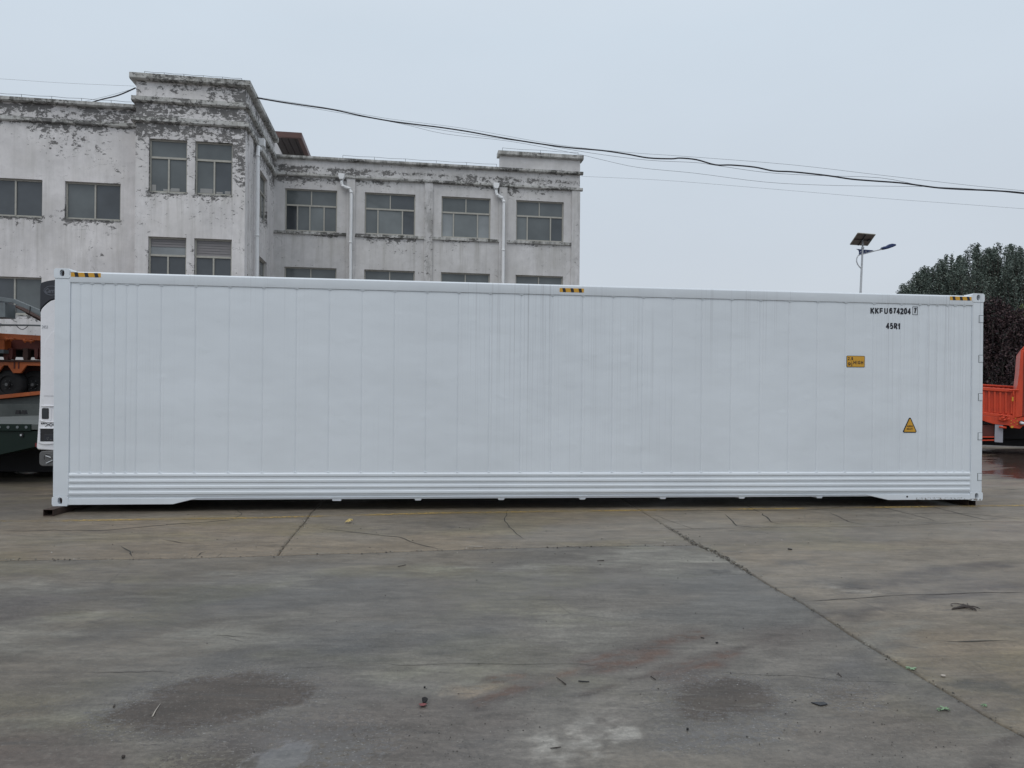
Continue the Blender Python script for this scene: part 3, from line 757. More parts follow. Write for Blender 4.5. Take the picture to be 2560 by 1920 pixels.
# loose grit crumbled out of the joints, and pebbles on the slabs
def pebbles(name, pos, size, cols, seed):
    r = np.random.default_rng(seed); n = len(pos)
    base = np.array([(1, 0, 0), (0, 1, 0), (-1, 0, 0), (0, -1, 0), (0, 0, 1.0), (0, 0, -0.5)])
    fcs = np.array([(0, 1, 4), (1, 2, 4), (2, 3, 4), (3, 0, 4), (1, 0, 5), (2, 1, 5), (3, 2, 5), (0, 3, 5)])
    V = np.repeat(base[None], n, 0) * (0.6 + 0.8 * r.random((n, 6, 1))) * size[:, None, None]
    V[:, :, 2] *= 0.6
    a = r.random(n) * 6.28; c, s = np.cos(a)[:, None], np.sin(a)[:, None]
    X = V[:, :, 0] * c - V[:, :, 1] * s * 0.7; Yv = V[:, :, 0] * s + V[:, :, 1] * c * 0.7
    co = np.stack([X + pos[:, 0:1], Yv + pos[:, 1:2], V[:, :, 2] + size[:, None] * 0.25 + 0.001], -1).reshape(-1, 3)
    f = (fcs[None] + (np.arange(n) * 6)[:, None, None]).reshape(-1, 3)
    me = bpy.data.meshes.new(name); me.from_pydata(co.tolist(), [], f.tolist())
    ca = me.color_attributes.new('tone', 'FLOAT_COLOR', 'POINT')
    cc = np.array(cols)[r.integers(0, len(cols), n)] * (0.7 + 0.6 * r.random((n, 1)))
    ca.data.foreach_set('color', np.concatenate([np.repeat(cc, 6, 0), np.ones((n * 6, 1))], 1).ravel())
    me.materials.append(M['tone']); 
    return tag(link_mesh(name, me), kind='stuff')
# spalled crumbling edges where the slabs meet
m, nt, b, oc = start('loose_stone'); nt.links.new(N(nt, 'Attribute', attribute_name='tone').outputs['Color'], b.inputs['Base Color']); b.inputs['Roughness'].default_value = 0.8
M['tone'] = m
pos = []; sz = []
r = np.random.default_rng(3)
def clus(u, v, su, sv, n, s0, s1):
    for _ in range(n):
        p = G(u + r.normal() * su, max(v + r.normal() * sv, 1285))
        pos.append(p); sz.append(s0 + (s1 - s0) * r.random() ** 3)
clus(1130, 1850, 120, 35, 170, 0.0012, 0.0045); clus(1290, 1790, 90, 40, 60, 0.001, 0.004); clus(1165, 1722, 45, 5, 90, 0.001, 0.003)
clus(2090, 1660, 60, 50, 35, 0.002, 0.006); clus(2020, 1790, 180, 50, 90, 0.0015, 0.005); clus(2180, 1890, 200, 40, 80, 0.0015, 0.005)
clus(1280, 1560, 700, 130, 260, 0.001, 0.006); clus(1280, 1390, 800, 40, 160, 0.003, 0.010); clus(1300, 1310, 900, 20, 90, 0.004, 0.011)
clus(700, 1780, 300, 60, 120, 0.001, 0.004); clus(2330, 1750, 120, 90, 90, 0.001, 0.005)
tag(pebbles('pebbles', np.array(pos), np.array(sz), [(0.03, 0.028, 0.027), (0.03, 0.028, 0.027), (0.05, 0.04, 0.035), (0.3, 0.29, 0.27), (0.05, 0.045, 0.04)], 4), 'scattered dark and pale grit and small pebbles on the yard concrete')
pos = []; sz = []
for _ in range(700):
    y = 6.95 + r.normal() * 0.55
    pos.append((float(J1(y)) + r.normal() * 0.020, y)); sz.append(0.003 + 0.010 * r.random() ** 3)
for _ in range(300):
    y = 3 + 5 * r.random(); pos.append((float(J1(y)) + r.normal() * 0.015, y)); sz.append(0.002 + 0.006 * r.random() ** 2)
for _ in range(300):
    x = -4.5 + 6.5 * r.random(); pos.append((x, float(J2(x)) + r.normal() * 0.025)); sz.append(0.003 + 0.009 * r.random() ** 3)
for _ in range(160):
    y = 6.3 + 2.2 * r.random(); pos.append((float(J3(y)) + r.normal() * 0.03, y)); sz.append(0.003 + 0.008 * r.random() ** 3)
tag(pebbles('joint_rubble', np.array(pos), np.array(sz), [(0.05, 0.045, 0.04), (0.03, 0.028, 0.026), (0.13, 0.12, 0.1), (0.26, 0.25, 0.22)], 5), 'crumbled concrete chips lying along the open slab joints')

# worn yellow line
def worn_yellow():
    m, nt, b, oc = start('worn_yellow_paint')
    gc = N(nt, 'NewGeometry').outputs['Position']
    b.inputs['Base Color'].default_value = (0.42, 0.29, 0.09, 1); b.inputs['Roughness'].default_value = 0.7
    a = math_(nt, 'MULTIPLY', rng_(nt, noise(nt, gc, 22, 8, 0.75), 0.42, 0.56), rng_(nt, noise(nt, gc, 0.9, 3, 0.5, sc=(1, 0.3, 1)), 0.40, 0.56, 0.15, 1.0))
    nt.links.new(a, b.inputs['Alpha'])
    return m
mb = MB()
ln = [G(-200, 1305), G(100, 1303), G(606, 1296), G(1106, 1283), G(1687, 1275), G(2056, 1271), G(2468, 1265), G(2800, 1262)]
A = [(x, y - 0.05, 0.004) for x, y in ln]; B = [(x, y + 0.06, 0.004) for x, y in ln]; n = len(ln)
mb.add(A + B, [(i, i + 1, n + i + 1, n + i) for i in range(n - 1)])
tag(mb.build('painted_line', worn_yellow()), 'faded broken yellow line painted along the front of the container', kind='structure')
# ================================================================== CONTAINER
L, WD, HT = 12.236, 2.438, 2.896
FC = Frame(-5.574, 8.634, 0.08, math.atan2(1.305, 12.166))
def cx(u, v=900): return FC.onY(u, v)[0]
cont = root('refrigerated_container', FC, label='long white refrigerated shipping container standing across the yard, text in its upper right corner', cat='shipping container')
CP, CF = M['cpaint'], M['cpaint_frame']
PW_L, PW_R = cx(174), L - cx(2430)            # corner post widths
PW_R = 0.17
ZR0, ZR1 = 2.728, 2.866                       # top rail
ZK0, ZK1 = 0.112, 0.400                       # ribbed kick plate
# corner castings: a real oval hole in a rounded block, seen from the side
def casting(x0, z0, front):
    mb = MB()
    w_, h_, d_ = 0.19, 0.122, 0.165
    hx, hz = x0 + w_ * 0.5, z0 + h_ * 0.52
    n = 24
    outer, inner = [], []
    pts = []
    for k_ in range(n):
        a = 2 * math.pi * (k_ + 0.5) / n - math.pi
        c_, s_ = math.cos(a), math.sin(a)
        ex_ = (x0 + w_ - hx if c_ > 0 else x0 - hx) / c_; ez_ = (z0 + h_ - hz if s_ > 0 else z0 - hz) / s_
        q_ = min(ex_, ez_); px, pz = hx + c_ * q_, hz + s_ * q_
        pts.append((px, pz))
        rx, rz = 0.026, 0.040
        # stadium-like hole
        c_, s_ = math.cos(a), math.sin(a)
        k = 1 / ((abs(c_) / rx) ** 2.6 + (abs(s_) / rz) ** 2.6) ** (1 / 2.6)
        inner.append((hx + c_ * k, hz + s_ * k))
    n = len(pts)
    y0, y1 = (-0.006, d_) if front else (WD + 0.006, WD - d_)
    ym = 0.055 if front else WD - 0.055
    V = [(p[0], y0, p[1]) for p in pts] + [(p[0], y0, p[1]) for p in inner] + [(p[0], ym, p[1]) for p in inner] + [(p[0], y1, p[1]) for p in pts]
    fs = []
    for i in range(n):
        j = (i + 1) % n
        fs += [(i, j, n + j, n + i), (n + i, n + j, 2 * n + j, 2 * n + i), (3 * n + i, 3 * n + j, j, i)]
    mb.add(V, fs)
    mb.f.append(tuple(range(3 * n, 4 * n))); mb.m.append(0)
    mb.mi = 1
    mb.add([V[2 * n + i] for i in range(n)], [tuple(range(n))])
    return mb.build('corner_casting', [CF, M['rustdark']], cont, bevel=0.003, seg=1)
for x0 in (-0.01, L - 0.18):
    for z0 in (0.0, HT - 0.122):
        for fr in (True, False): casting(x0, z0, fr)
# corner posts
for x0, x1 in ((0.0, PW_L), (L - PW_R, L - 0.004)):
    for y0, y1 in ((0.0, 0.14), (WD - 0.14, WD)):
        MB().box(x0, x1, y0, y1, 0.122, HT - 0.122).build('corner_post', CF, cont, bevel=0.006)
# seams: evenly spaced in the middle, closer near the ends
sx = [cx(u) for u in (200, 227.5, 255, 286.5, 315, 341.5)] + list(np.linspace(cx(402), cx(2254), 25)) + [cx(u) for u in (2300, 2321, 2343.6, 2369, 2388, 2410.7)]
edges = [PW_L] + sx + [L - PW_R]
for i, (a, b) in enumerate(zip(edges[:-1], edges[1:])):
    # each sheet bulges a millimetre or two between its seams and dips into the lap joint
    mb = MB(); g_ = 0.003
    nx, nz_ = 10, 26
    xs = np.concatenate([[a, a + 0.004 + g_], np.linspace(a + 0.03, b - 0.03, nx - 4), [b - 0.004 - g_, b]]) if b - a > 0.1 else np.array([a, a + 0.004 + g_, (a + b) / 2, b - 0.004 - g_, b])
    zs = np.linspace(ZK1, ZR0 - 0.001, nz_)
    V = []
    for z in zs:
        for k, x in enumerate(xs):
            e_ = 0.0050 if k in (0, len(xs) - 1) else 0
            q = (x - a) / (b - a)
            y = 0.012 + e_ - 0.0022 * math.sin(math.pi * q) * (1 if b - a > 0.2 else 0.3) * (0.6 + 0.8 * float(vnoise(np.array(i * 3.7), np.array(z * 0.9))))
            V.append((x, y, z))
    nn = len(xs)
    mb.add(V, [(r_ * nn + c_, r_ * nn + c_ + 1, (r_ + 1) * nn + c_ + 1, (r_ + 1) * nn + c_) for r_ in range(nz_ - 1) for c_ in range(nn - 1)])
    mb.add([(a, 0.024, ZK1), (b, 0.024, ZK1), (b, 0.024, ZR0), (a, 0.024, ZR0)], [(0, 1, 2, 3)])
    mb.build('side_panel', CP, cont, smooth=True)
# top rail: box section with a sloped upper shoulder
mb = MB()
mb.add([(x, y, z) for x in (PW_L - 0.01, L - PW_R + 0.008) for y, z in ((0.0, ZR0), (-0.002, ZR0 + 0.006), (-0.002, ZR1 - 0.022), (0.012, ZR1 - 0.004), (0.035, ZR1), (0.09, ZR1 + 0.002), (0.09, ZR0))],
       [(i, 7 + i, 7 + (i + 1) % 7, (i + 1) % 7) for i in range(7)] + [tuple(range(7)), tuple(range(13, 6, -1))])
for x in sx:
    mb.box(x - 0.022, x + 0.022, 0.004, 0.03, ZR0 - 0.014, ZR0 + 0.001)
mb.build('top_rail', CF, cont, bevel=0.003)
mb = MB().box(PW_L, L - PW_R, WD - 0.09, WD, ZR0, ZR1); mb.build('top_rail', CF, cont, bevel=0.006)
# weld bead beside the left casting
mb = MB()
P = [(PW_L - 0.012 + 0.004 * math.sin(i * 1.7), -0.004, ZR1 - 0.01 + 0.022 - i * 0.006) for i in range(10)]
mb.tube(P, 0.006, 6); mb.tube([(PW_L - 0.01 + 0.012 * i, -0.001, ZR1 - 0.004 + 0.004 * math.sin(i * 2.1) - 0.0012 * i) for i in range(9)], 0.006, 6)
mb.build('weld_bead', CF, cont, smooth=True)
# ribbed kick plate: four pressed ribs
prof = [(0.012, ZK1 + 0.004), (0.006, ZK1)]
zz = ZK1 - 0.004
for i in range(4):
    t = ZK1 - 0.004 - i * 0.0735
    prof += [(0.004, t), (-0.008, t - 0.009), (-0.008, t - 0.034), (0.006, t - 0.044)]
prof += [(0.006, ZK0 + 0.006), (0.010, ZK0)]
mb = MB()
nE = len(prof)
x0, x1 = PW_L - 0.012, L - PW_R + 0.002
XS = [x0, x0 + 0.012, x0 + 0.022] + list(np.linspace(x0 + 0.4, x1 - 0.4, 24)) + [x1 - 0.022, x1 - 0.012, x1]
V = []
for k, x in enumerate(XS):
    f_ = 0.0 if k in (0, 1, len(XS) - 1, len(XS) - 2) else 1.0
    for (y, z) in prof:
        V.append((x, 0.006 + (y - 0.006) * f_ + 0.0012 * math.sin(x * 2.3 + z * 9) * f_, z))
mb.add(V, [(k * nE + i, k * nE + i + 1, (k + 1) * nE + i + 1, (k + 1) * nE + i) for k in range(len(XS) - 1) for i in range(nE - 1)])
for x in sx: mb.prism([(x - 0.02, ZK1 - 0.002), (x + 0.02, ZK1 - 0.002), (x + 0.010, ZK1 + 0.014), (x - 0.010, ZK1 + 0.014)], 0.001, 0.02)
mb.build('ribbed_kick_plate', CF, cont, bevel=0.0025, seg=2)
# bottom rail: stepped lip along the middle
mb = MB()
mb.box(PW_L - 0.005, L - PW_R + 0.005, 0.014, 0.10, 0.094, 0.1115)
mb.box(PW_L - 0.005, L - PW_R + 0.005, 0.002, 0.05, 0.0865, 0.0935)
mb.box(PW_L - 0.005, L - PW_R + 0.005, 0.016, 0.09, 0.066, 0.086)
mb.build('bottom_rail', CF, cont, bevel=0.002, seg=1)
# deep end plates with a slanted cut
xl0, xl1, xl2 = PW_L - 0.012, cx(432, 1255), cx(489, 1243)
MB().prism([(xl0, 0.016), (xl1, 0.016), (xl2, 0.0835), (xl2, 0.088), (xl0, 0.088)], -0.002, 0.016).build('end_rail_plate', CF, cont, bevel=0.003)
xr0, xr1 = cx(2168, 1236), cx(2221, 1249)
MB().prism([(xr0, 0.0835), (xr1, 0.016), (L - PW_R - 0.008, 0.016), (L - PW_R - 0.008, 0.088), (xr0, 0.088)], -0.002, 0.016).build('end_rail_plate', CF, cont, bevel=0.003)
hx, hz = FC.onY(*Z2(1538, 142))
MB().disc((hx, -0.0025, hz), (0, -1, 0), 0.013, 16, h=0.002).build('drain_hole', M['dark'], cont)
# scuffed bare patch on the right plate
m, nt, b, oc = start('scuffed_rust'); b.inputs['Base Color'].default_value = (0.22, 0.18, 0.15, 1); b.inputs['Roughness'].default_value = 0.8
sc_ = N(nt, 'SeparateXYZ', {0: oc}).outputs
al = math_(nt, 'MULTIPLY', rng_(nt, noise(nt, oc, 30, 6, 0.7), 0.48, 0.60), rng_(nt, sc_[2], 0.018, 0.055, 1, 0)); nt.links.new(al, b.inputs['Alpha'])
xa, xb = cx(2290, 1248), cx(2412, 1248)
MB().add([(xa, -0.0045, 0.018), (xb, -0.0045, 0.018), (xb, -0.0045, 0.056), (xa, -0.0045, 0.056)], [(0, 1, 2, 3)]).build('scuff_mark', m, cont)
xa = L - 0.175
MB().add([(xa, -0.0095, 0.006), (L - 0.02, -0.0095, 0.006), (L - 0.02, -0.0095, 0.03), (xa, -0.0095, 0.03)], [(0, 1, 2, 3)]).build('scuff_mark', m, cont)
# floor cross members: only their ends show below the rail
for k, x in enumerate(np.arange(0.6, L - 0.4, 0.4)):
    MB().box(x - 0.02, x + 0.02, 0.3, WD - 0.3, 0.05, 0.09).build('cross_member', M['dark'], cont)
for k, ud in enumerate((727, 903, 1083, 1259, 1433, 1604, 1772)):
    x = cx(ud * 1.1573, 1247)
    tw = 0.052 if k else 0.058
    MB().prism([(x - tw, 0.075), (x - (tw - (0.018 if k else 0.004)), 0.042), (x + (tw - (0.018 if k else 0.004)), 0.042), (x + tw, 0.075)], 0.02, 0.34).build('cross_member', CF, cont, bevel=0.004)
MB().box(0.17, L - 0.17, 0.095, WD - 0.02, 0.09, 0.13).build('floor', M['dark'], cont)
# roof, far side wall, end walls
MB().box(0.1, L - 0.1, 0.09, WD - 0.09, HT - 0.06, HT - 0.03).build('roof', CP, cont)
MB().box(PW_L, L - PW_R, WD - 0.04, WD - 0.012, 0.13, ZR0).build('far_side_wall', CP, cont)
MB().box(0.02, 0.05, 0.14, WD - 0.14, 0.1, HT - 0.1).build('front_end_wall', CP, cont, bevel=0.004)
for y0, y1 in ((0.14, WD / 2 - 0.004), (WD / 2 + 0.004, WD - 0.14)):
    dr = MB().box(L - 0.06, L - 0.022, y0, y1, 0.12, HT - 0.12).build('rear_door', CF, cont, bevel=0.006)
    for yy in (y0 + 0.25, y1 - 0.25):
        MB().tube([(L - 0.005, yy, 0.1), (L - 0.005, yy, HT - 0.1)], 0.017, 8).build('lock_rod', M['galv'], dr, smooth=True)
# door hinge lugs let into the right post
for yp in (798, 897, 993, 1091, 1192.5):
    uu = 2454 + (798 - yp) * 0.010
    x_, z = FC.onY(uu, yp)
    h = MB()
    h.box(L - 0.074, L - 0.0665, -0.0025, 0.001, z - 0.054, z + 0.054)
    h.box(L - 0.066, L - 0.005, -0.0025, 0.001, z + 0.049, z + 0.054)
    h.box(L - 0.066, L - 0.005, -0.0025, 0.001, z - 0.052, z - 0.049)
    hg = MB().box(L - 0.062, L - 0.006, -0.004, 0.05, z - 0.045, z + 0.045).build('hinge', CF, cont, bevel=0.005)
    h.build('hinge_recess', M['greysteel'], hg)
# lettering on the side
INK = M['ink']
def tb(u0, u1, v0, v1, y=0.0):
    (a, z1), (b, z0) = FC.onY(u0, v0), FC.onY(u1, v1)
    return a, b, z0, z1
YT = 0.0085
a, b, z0, z1 = tb(2177.4, 2220.5, 769, 784.8); text('KKFU', a, b, z0, z1, YT, 'container_code', INK, cont, 0.235)
a, b, z0, z1 = tb(2224.7, 2277.6, 769, 785.8); text('674204', a, b, z0, z1, YT, 'serial_number', INK, cont, 0.235)
a, b, z0, z1 = tb(2284.5, 2293.0, 769.3, 784.6); text('7', a + .007, b - .007, z0, z1, YT, 'check_digit', INK, cont, 0.235)
a, b, z0, z1 = tb(2282.6, 2295.2, 766, 787.4)
t = 0.007
mb = MB()
for q in ((a, b, z0, z0 + t), (a, b, z1 - t, z1), (a, a + t, z0 + t, z1 - t), (b - t, b, z0 + t, z1 - t)): mb.box(q[0], q[1], YT, YT + 0.003, q[2], q[3])
mb.build('check_digit_box', INK, cont)
a, b, z0, z1 = tb(2216.2, 2252.2, 806.8, 823.2); text('45R1', a, b, z0, z1, YT, 'type_code', INK, cont, 0.235)
# height label
a, b, z0, z1 = tb(2117.4, 2162.6, 889, 918.2)
lab = MB().prism(rrect(a, b, z0, z1, 0.014), 0.006, 0.012).build('height_label', INK, cont)
MB().prism(rrect(a + 0.006, b - 0.006, z0 + 0.006, z1 - 0.006, 0.010), 0.005, 0.006).build('label_face', M['yellow'], lab)
w_, h_ = b - a, z1 - z0
def lt(s_, x0, x1, y0, y1, bold=0.2): text(s_, a + w_ * x0, a + w_ * x1, z1 - h_ * y1, z1 - h_ * y0, 0.0042, 'label_lettering', INK, lab, bold)
lt('2.9', 0.065, 0.345, 0.12, 0.40); lt('9', 0.065, 0.205, 0.58, 0.86); lt('1', 0.24, 0.30, 0.50, 0.66); lt('2', 0.22, 0.32, 0.73, 0.92); lt('HIGH', 0.37, 0.91, 0.44, 0.74, 0.2)
MB().box(a + w_ * 0.20, a + w_ * 0.335, 0.0042, 0.005, z1 - h_ * 0.705, z1 - h_ * 0.68).build('label_lettering', INK, lab)
# warning triangle
def tri(inset, r_, u0=2257.2, u1=2293.8, v0=1041.8, v1=1081.8):
    (a, zt), (b, zb) = FC.onY(u0, v0), FC.onY(u1, v1)
    A, B, C = (a, zb), (b, zb), ((a + b) / 2, zt + 0.012)
    pts = []
    cen = Vector(((a + b) / 2, zb + (zt - zb) / 3))
    V3 = [Vector(p) for p in (A, B, C)]
    # inset towards the centre by moving each side
    import itertools
    res = []
    for i in range(3):
        p0, p1, p2 = V3[i - 1], V3[i], V3[(i + 1) % 3]
        d1, d2 = (p0 - p1).normalized(), (p2 - p1).normalized()
        bis = (d1 + d2).normalized(); sn = math.sqrt((1 - d1.dot(d2)) / 2)
        c = p1 + bis * ((inset + r_) / sn)
        q1, q2 = Vector((d1.y, -d1.x)), Vector((d2.y, -d2.x))
        if q1.dot(p1 - c) < 0: q1 = -q1
        if q2.dot(p1 - c) < 0: q2 = -q2
        a1, a2 = math.atan2(q1.y, q1.x), math.atan2(q2.y, q2.x)
        while a2 < a1: a2 += 2 * math.pi
        if a2 - a1 > math.pi: a1, a2 = a2 - 2 * math.pi, a1
        for k in range(6):
            t_ = a1 + (a2 - a1) * k / 5
            res.append((c.x + r_ * math.cos(t_), c.y + r_ * math.sin(t_)))
    return res
wt_ = MB().prism(tri(0, 0.018), 0.006, 0.012).build('weight_warning_label', INK, cont)
MB().prism(tri(0.0125, 0.008), 0.005, 0.006).build('label_face', M['yellow'], wt_)
(a, z1), (b, z0) = FC.onY(2267.6, 1063.5), FC.onY(2282.2, 1068); text('SUPER', a, b, z0, z1, 0.0042, 'label_lettering', INK, wt_, 0.2)
(a, z1), (b, z0) = FC.onY(2267.6, 1070.3), FC.onY(2282.2, 1074.8); text('HEAVY', a, b, z0, z1, 0.0042, 'label_lettering', INK, wt_, 0.2)
# hazard strips on the top rail
for (u0, u1, v0, v1) in ((177.7, 252.2, 682, 692.8), (1399, 1459.5, 721.3, 730.3), (2374.5, 2428.5, 741.2, 751.2)):
    a, z1 = FC.onY(u0, v0); b, z0 = FC.onY(u1, v1); zc = (z0 + z1) / 2; h2 = 0.026
    hs = MB().box(a, b, -0.004, -0.002, zc - h2, zc + h2).build('hazard_strip', M['yellow'], cont)
    wd_ = b - a
    for s_ in (0.145, 0.48, 0.81):
        x = a + wd_ * s_; k = wd_ * 0.12
        MB().prism([(x, zc - h2), (x + k, zc - h2), (x + k - 0.012, zc + h2), (x - 0.012, zc + h2)], -0.0055, -0.004).build('black_stripe', INK, hs)

# ---- refrigeration unit bolted on the left end
YU = 0.20
def U(u, v): return FC.onY(u, v, YU)
ru = MB()
def sub(name, mb_, mat_, **k): return mb_.build(name, mat_, unit, **k)
body_px = [(190, 756), (135.7, 748), (126, 751), (118, 756.7), (110, 763.5), (104.6, 769.4), (101.5, 774), (100.3, 780), (100, 960), (98.7, 985), (95.4, 1049), (90.4, 1118), (91.5, 1122), (95, 1124.5), (133, 1127), (190, 1127)]
def clipx(pts): return [(min(x, 0.018), z) for x, z in pts]
bp = clipx([U(*p) for p in body_px])
unit = MB().prism(bp, YU, WD - 0.2).build('refrigeration_unit', M['unitwhite'], cont, bevel=0.02, seg=3)
cp_ = clipx([U(*p) for p in [(190, 694), (150, 697), (135.7, 699.9), (118, 702.5), (105, 706.5), (102.2, 709), (101, 714), (100.2, 779), (101.4, 772), (104.6, 768), (110, 762), (118, 755), (126, 749.5), (135.7, 746.5), (190, 754)]])
sub('top_cowl', MB().prism(cp_, YU - 0.004, WD - 0.196), M['capblack'], bevel=0.012, seg=3)
# oval emblem with script lettering
(ex0, ez1), (ex1, ez0) = U(110.5, 714.5), U(150, 738.8)
ecx, ecz = (ex0 + ex1) / 2, (ez0 + ez1) / 2
for k in (1.0, 0.92):
    sub('emblem_ring', MB().tube([(ecx + math.cos(a_) * (ex1 - ex0) / 2 * k, YU - 0.005, ecz + math.sin(a_) * (ez1 - ez0) / 2 * k) for a_ in np.linspace(0, 2 * math.pi, 33)], 0.0022, 5, cap=False), M['darkline'])
(tx0, tz1), (tx1, tz0) = U(114, 721), U(148, 732.5)
script('Carrier', tx0, tx1, tz0, tz1, YU - 0.0052, 'emblem_lettering', M['darkline'], unit, 0.012)
# raised pressing on the white cover
rp_px = [(190, 826), (136, 827), (130, 831), (124, 838), (117, 848), (112, 860), (111, 872), (109.5, 990), (190, 990)]
sub('cover_pressing', MB().prism(clipx([U(*p) for p in rp_px][::-1])[::-1], YU - 0.006, YU + 0.004), M['unitwhite'], bevel=0.005)
cres = [(136, 826), (128, 831), (120, 841), (112, 853), (109, 860), (110, 868), (113.5, 861), (119, 850.5), (126, 840.5), (132, 833), (137, 829.5)]
# control window
a_, z1_ = U(105.2, 1020.3); b_, z0_ = U(122.5, 1047.5)
sub('window_surround', MB().prism(rrect(a_ - 0.012, b_ + 0.03, z0_ - 0.022, z1_ + 0.014, 0.015), YU - 0.004, YU + 0.01), M['unitwhite'], bevel=0.003)
sub('inspection_window', MB().prism(rrect(a_, b_, z0_, z1_, 0.012), YU - 0.009, YU + 0.01), M['black'], bevel=0.004)
sub('window_pane', MB().prism(rrect(a_ + 0.012, b_ - 0.012, z0_ + 0.014, z1_ - 0.014, 0.006), YU - 0.0095, YU + 0.01), M['glass'][3])
# lip shapes above and below
for px in ([(102, 1014.5), (109, 1013.2), (133, 1014.2), (150, 1014.5), (150, 1016), (133, 1016), (110, 1016.8)], [(99, 1048.5), (107, 1051.5), (118, 1053.6), (150, 1054.2), (150, 1056), (118, 1055.6), (105, 1053.8)],
           [(96.5, 1106.5), (106, 1110), (118, 1111.3), (133, 1109.6), (150, 1108), (150, 1104), (96.5, 1104)]):
    sub('cover_lip', MB().prism(clipx([U(*p) for p in px]), YU - 0.016, YU + 0.005), M['unitwhite'], bevel=0.004)
# black control recess
a_, z1_ = U(101.8, 1071.8); b_, z0_ = U(150, 1104.5)
sub('control_recess', MB().box(a_, min(b_, 0), YU - 0.003, YU + 0.01, z0_, z1_), M['black'], bevel=0.004)
fr = MB(); fr.box(a_ - 0.016, a_, YU - 0.016, YU + 0.005, z0_, z1_ + 0.012); fr.box(a_, min(b_, 0), YU - 0.016, YU + 0.005, z1_, z1_ + 0.012)
sub('recess_frame', fr, M['unitwhite'], bevel=0.004)
sub('gauge_panel', MB().box(a_ + 0.045, min(b_, 0), YU - 0.007, YU, z0_ + 0.012, z0_ + 0.09), M['capblack'], bevel=0.003)
for (uu, vv) in ((118.5, 1095), (122, 1094.6), (120, 1099), (127, 1099.5), (130.5, 1100)):
    q = U(uu, vv); sub('indicator', MB().disc((q[0], YU - 0.008, q[1]), (0, -1, 0), 0.006, 8, h=0.002), M['unitgrey'])
# lettering under the window
(a_, z1_), (b_, z0_) = U(103.2, 1056.6), U(112, 1060.6); text('ULTRA', a_, b_, z0_, z1_, YU - 0.0045, 'model_lettering', INK, unit, 0.2)
(a_, z1_), (b_, z0_) = U(113, 1057), U(129.6, 1066.8); text('X', a_, b_, z0_, z1_, YU - 0.0045, 'model_lettering', INK, unit, 0.15)
(a_, z1_), (b_, z0_) = U(128.2, 1059), U(136.5, 1064.5); text('4', a_, b_, z0_, z1_, YU - 0.005, 'model_lettering', INK, unit, 0.2)
(a_, z1_), (b_, z0_) = U(105, 813.5), U(120, 821.5); text('2453', a_, b_, z0_, z1_, YU - 0.0045, 'handwritten_number', M['darkline'], unit, 0.07)
# grey exhaust box below
a_, z1_ = U(98.8, 1127.5); b_, z0_ = U(160, 1165.3)
mf = sub('exhaust_box', MB().prism(rrect(a_, min(b_, 0.0), z0_, z1_, 0.045, 6), YU - 0.01, YU + 0.6), M['unitgrey'], bevel=0.012, seg=3)
q = U(122, 1145)
sub('exhaust_ring', MB().tube([(q[0] + math.cos(t_) * 0.055, YU - 0.014, q[1] + math.sin(t_) * 0.055) for t_ in np.linspace(0, 2 * math.pi, 25)], 0.005, 6, cap=False), M['unitgrey'])
q1, q2 = U(116, 1139), U(129, 1143.5); sub('exhaust_bracket', MB().tube([(q1[0], YU - 0.02, q1[1]), (q2[0], YU - 0.02, q2[1])], 0.006, 6), M['galv'])
q1, q2 = U(117, 1158), U(134, 1150); sub('exhaust_bracket', MB().tube([(q1[0], YU - 0.02, q1[1]), (q2[0], YU - 0.02, q2[1])], 0.006, 6), M['galv'])

# ---- square steel tube the container rests on, and its partner at the other end
def steel_tube(xc, y0, y1, label, grp='steel tubes under the container ends'):
    wd_, ht = 0.112, 0.079
    fr_ = Frame(FC.world(xc, y0, 0)[0], FC.world(xc, y0, 0)[1], 0, FC.yaw)
    t = root('steel_tube', fr_, label=label, cat='steel tube', group=grp)
    ln_ = y1 - y0; k = 0.007
    mb = MB()
    o = [(-wd_ / 2, 0.0), (wd_ / 2, 0.0), (wd_ / 2, ht), (-wd_ / 2, ht)]
    i_ = [(-wd_ / 2 + k, k), (wd_ / 2 - k, k), (wd_ / 2 - k, ht - k), (-wd_ / 2 + k, ht - k)]
    V = [(x, y, z + 0.001) for y in (0, ln_) for x, z in o] + [(x, y, z + 0.001) for y in (0, ln_) for x, z in i_]
    fs = []
    for a in range(4):
        b = (a + 1) % 4
        fs += [(a, b, 4 + b, 4 + a), (8 + a, 12 + a, 12 + b, 8 + b), (a, 8 + a, 8 + b, b), (4 + a, 4 + b, 12 + b, 12 + a)]
    mb.add(V, fs)
    mb.build('tube_body', M['rust'], t, bevel=0.004)
x_l = FC.onY(120, 1274, -0.26)[0]
steel_tube(x_l, -0.26, 2.5, 'rusty square steel tube sticking out under the left end of the container')
steel_tube(L - 0.10, 0.06, 2.4, 'dark steel tube tucked under the right end of the container')
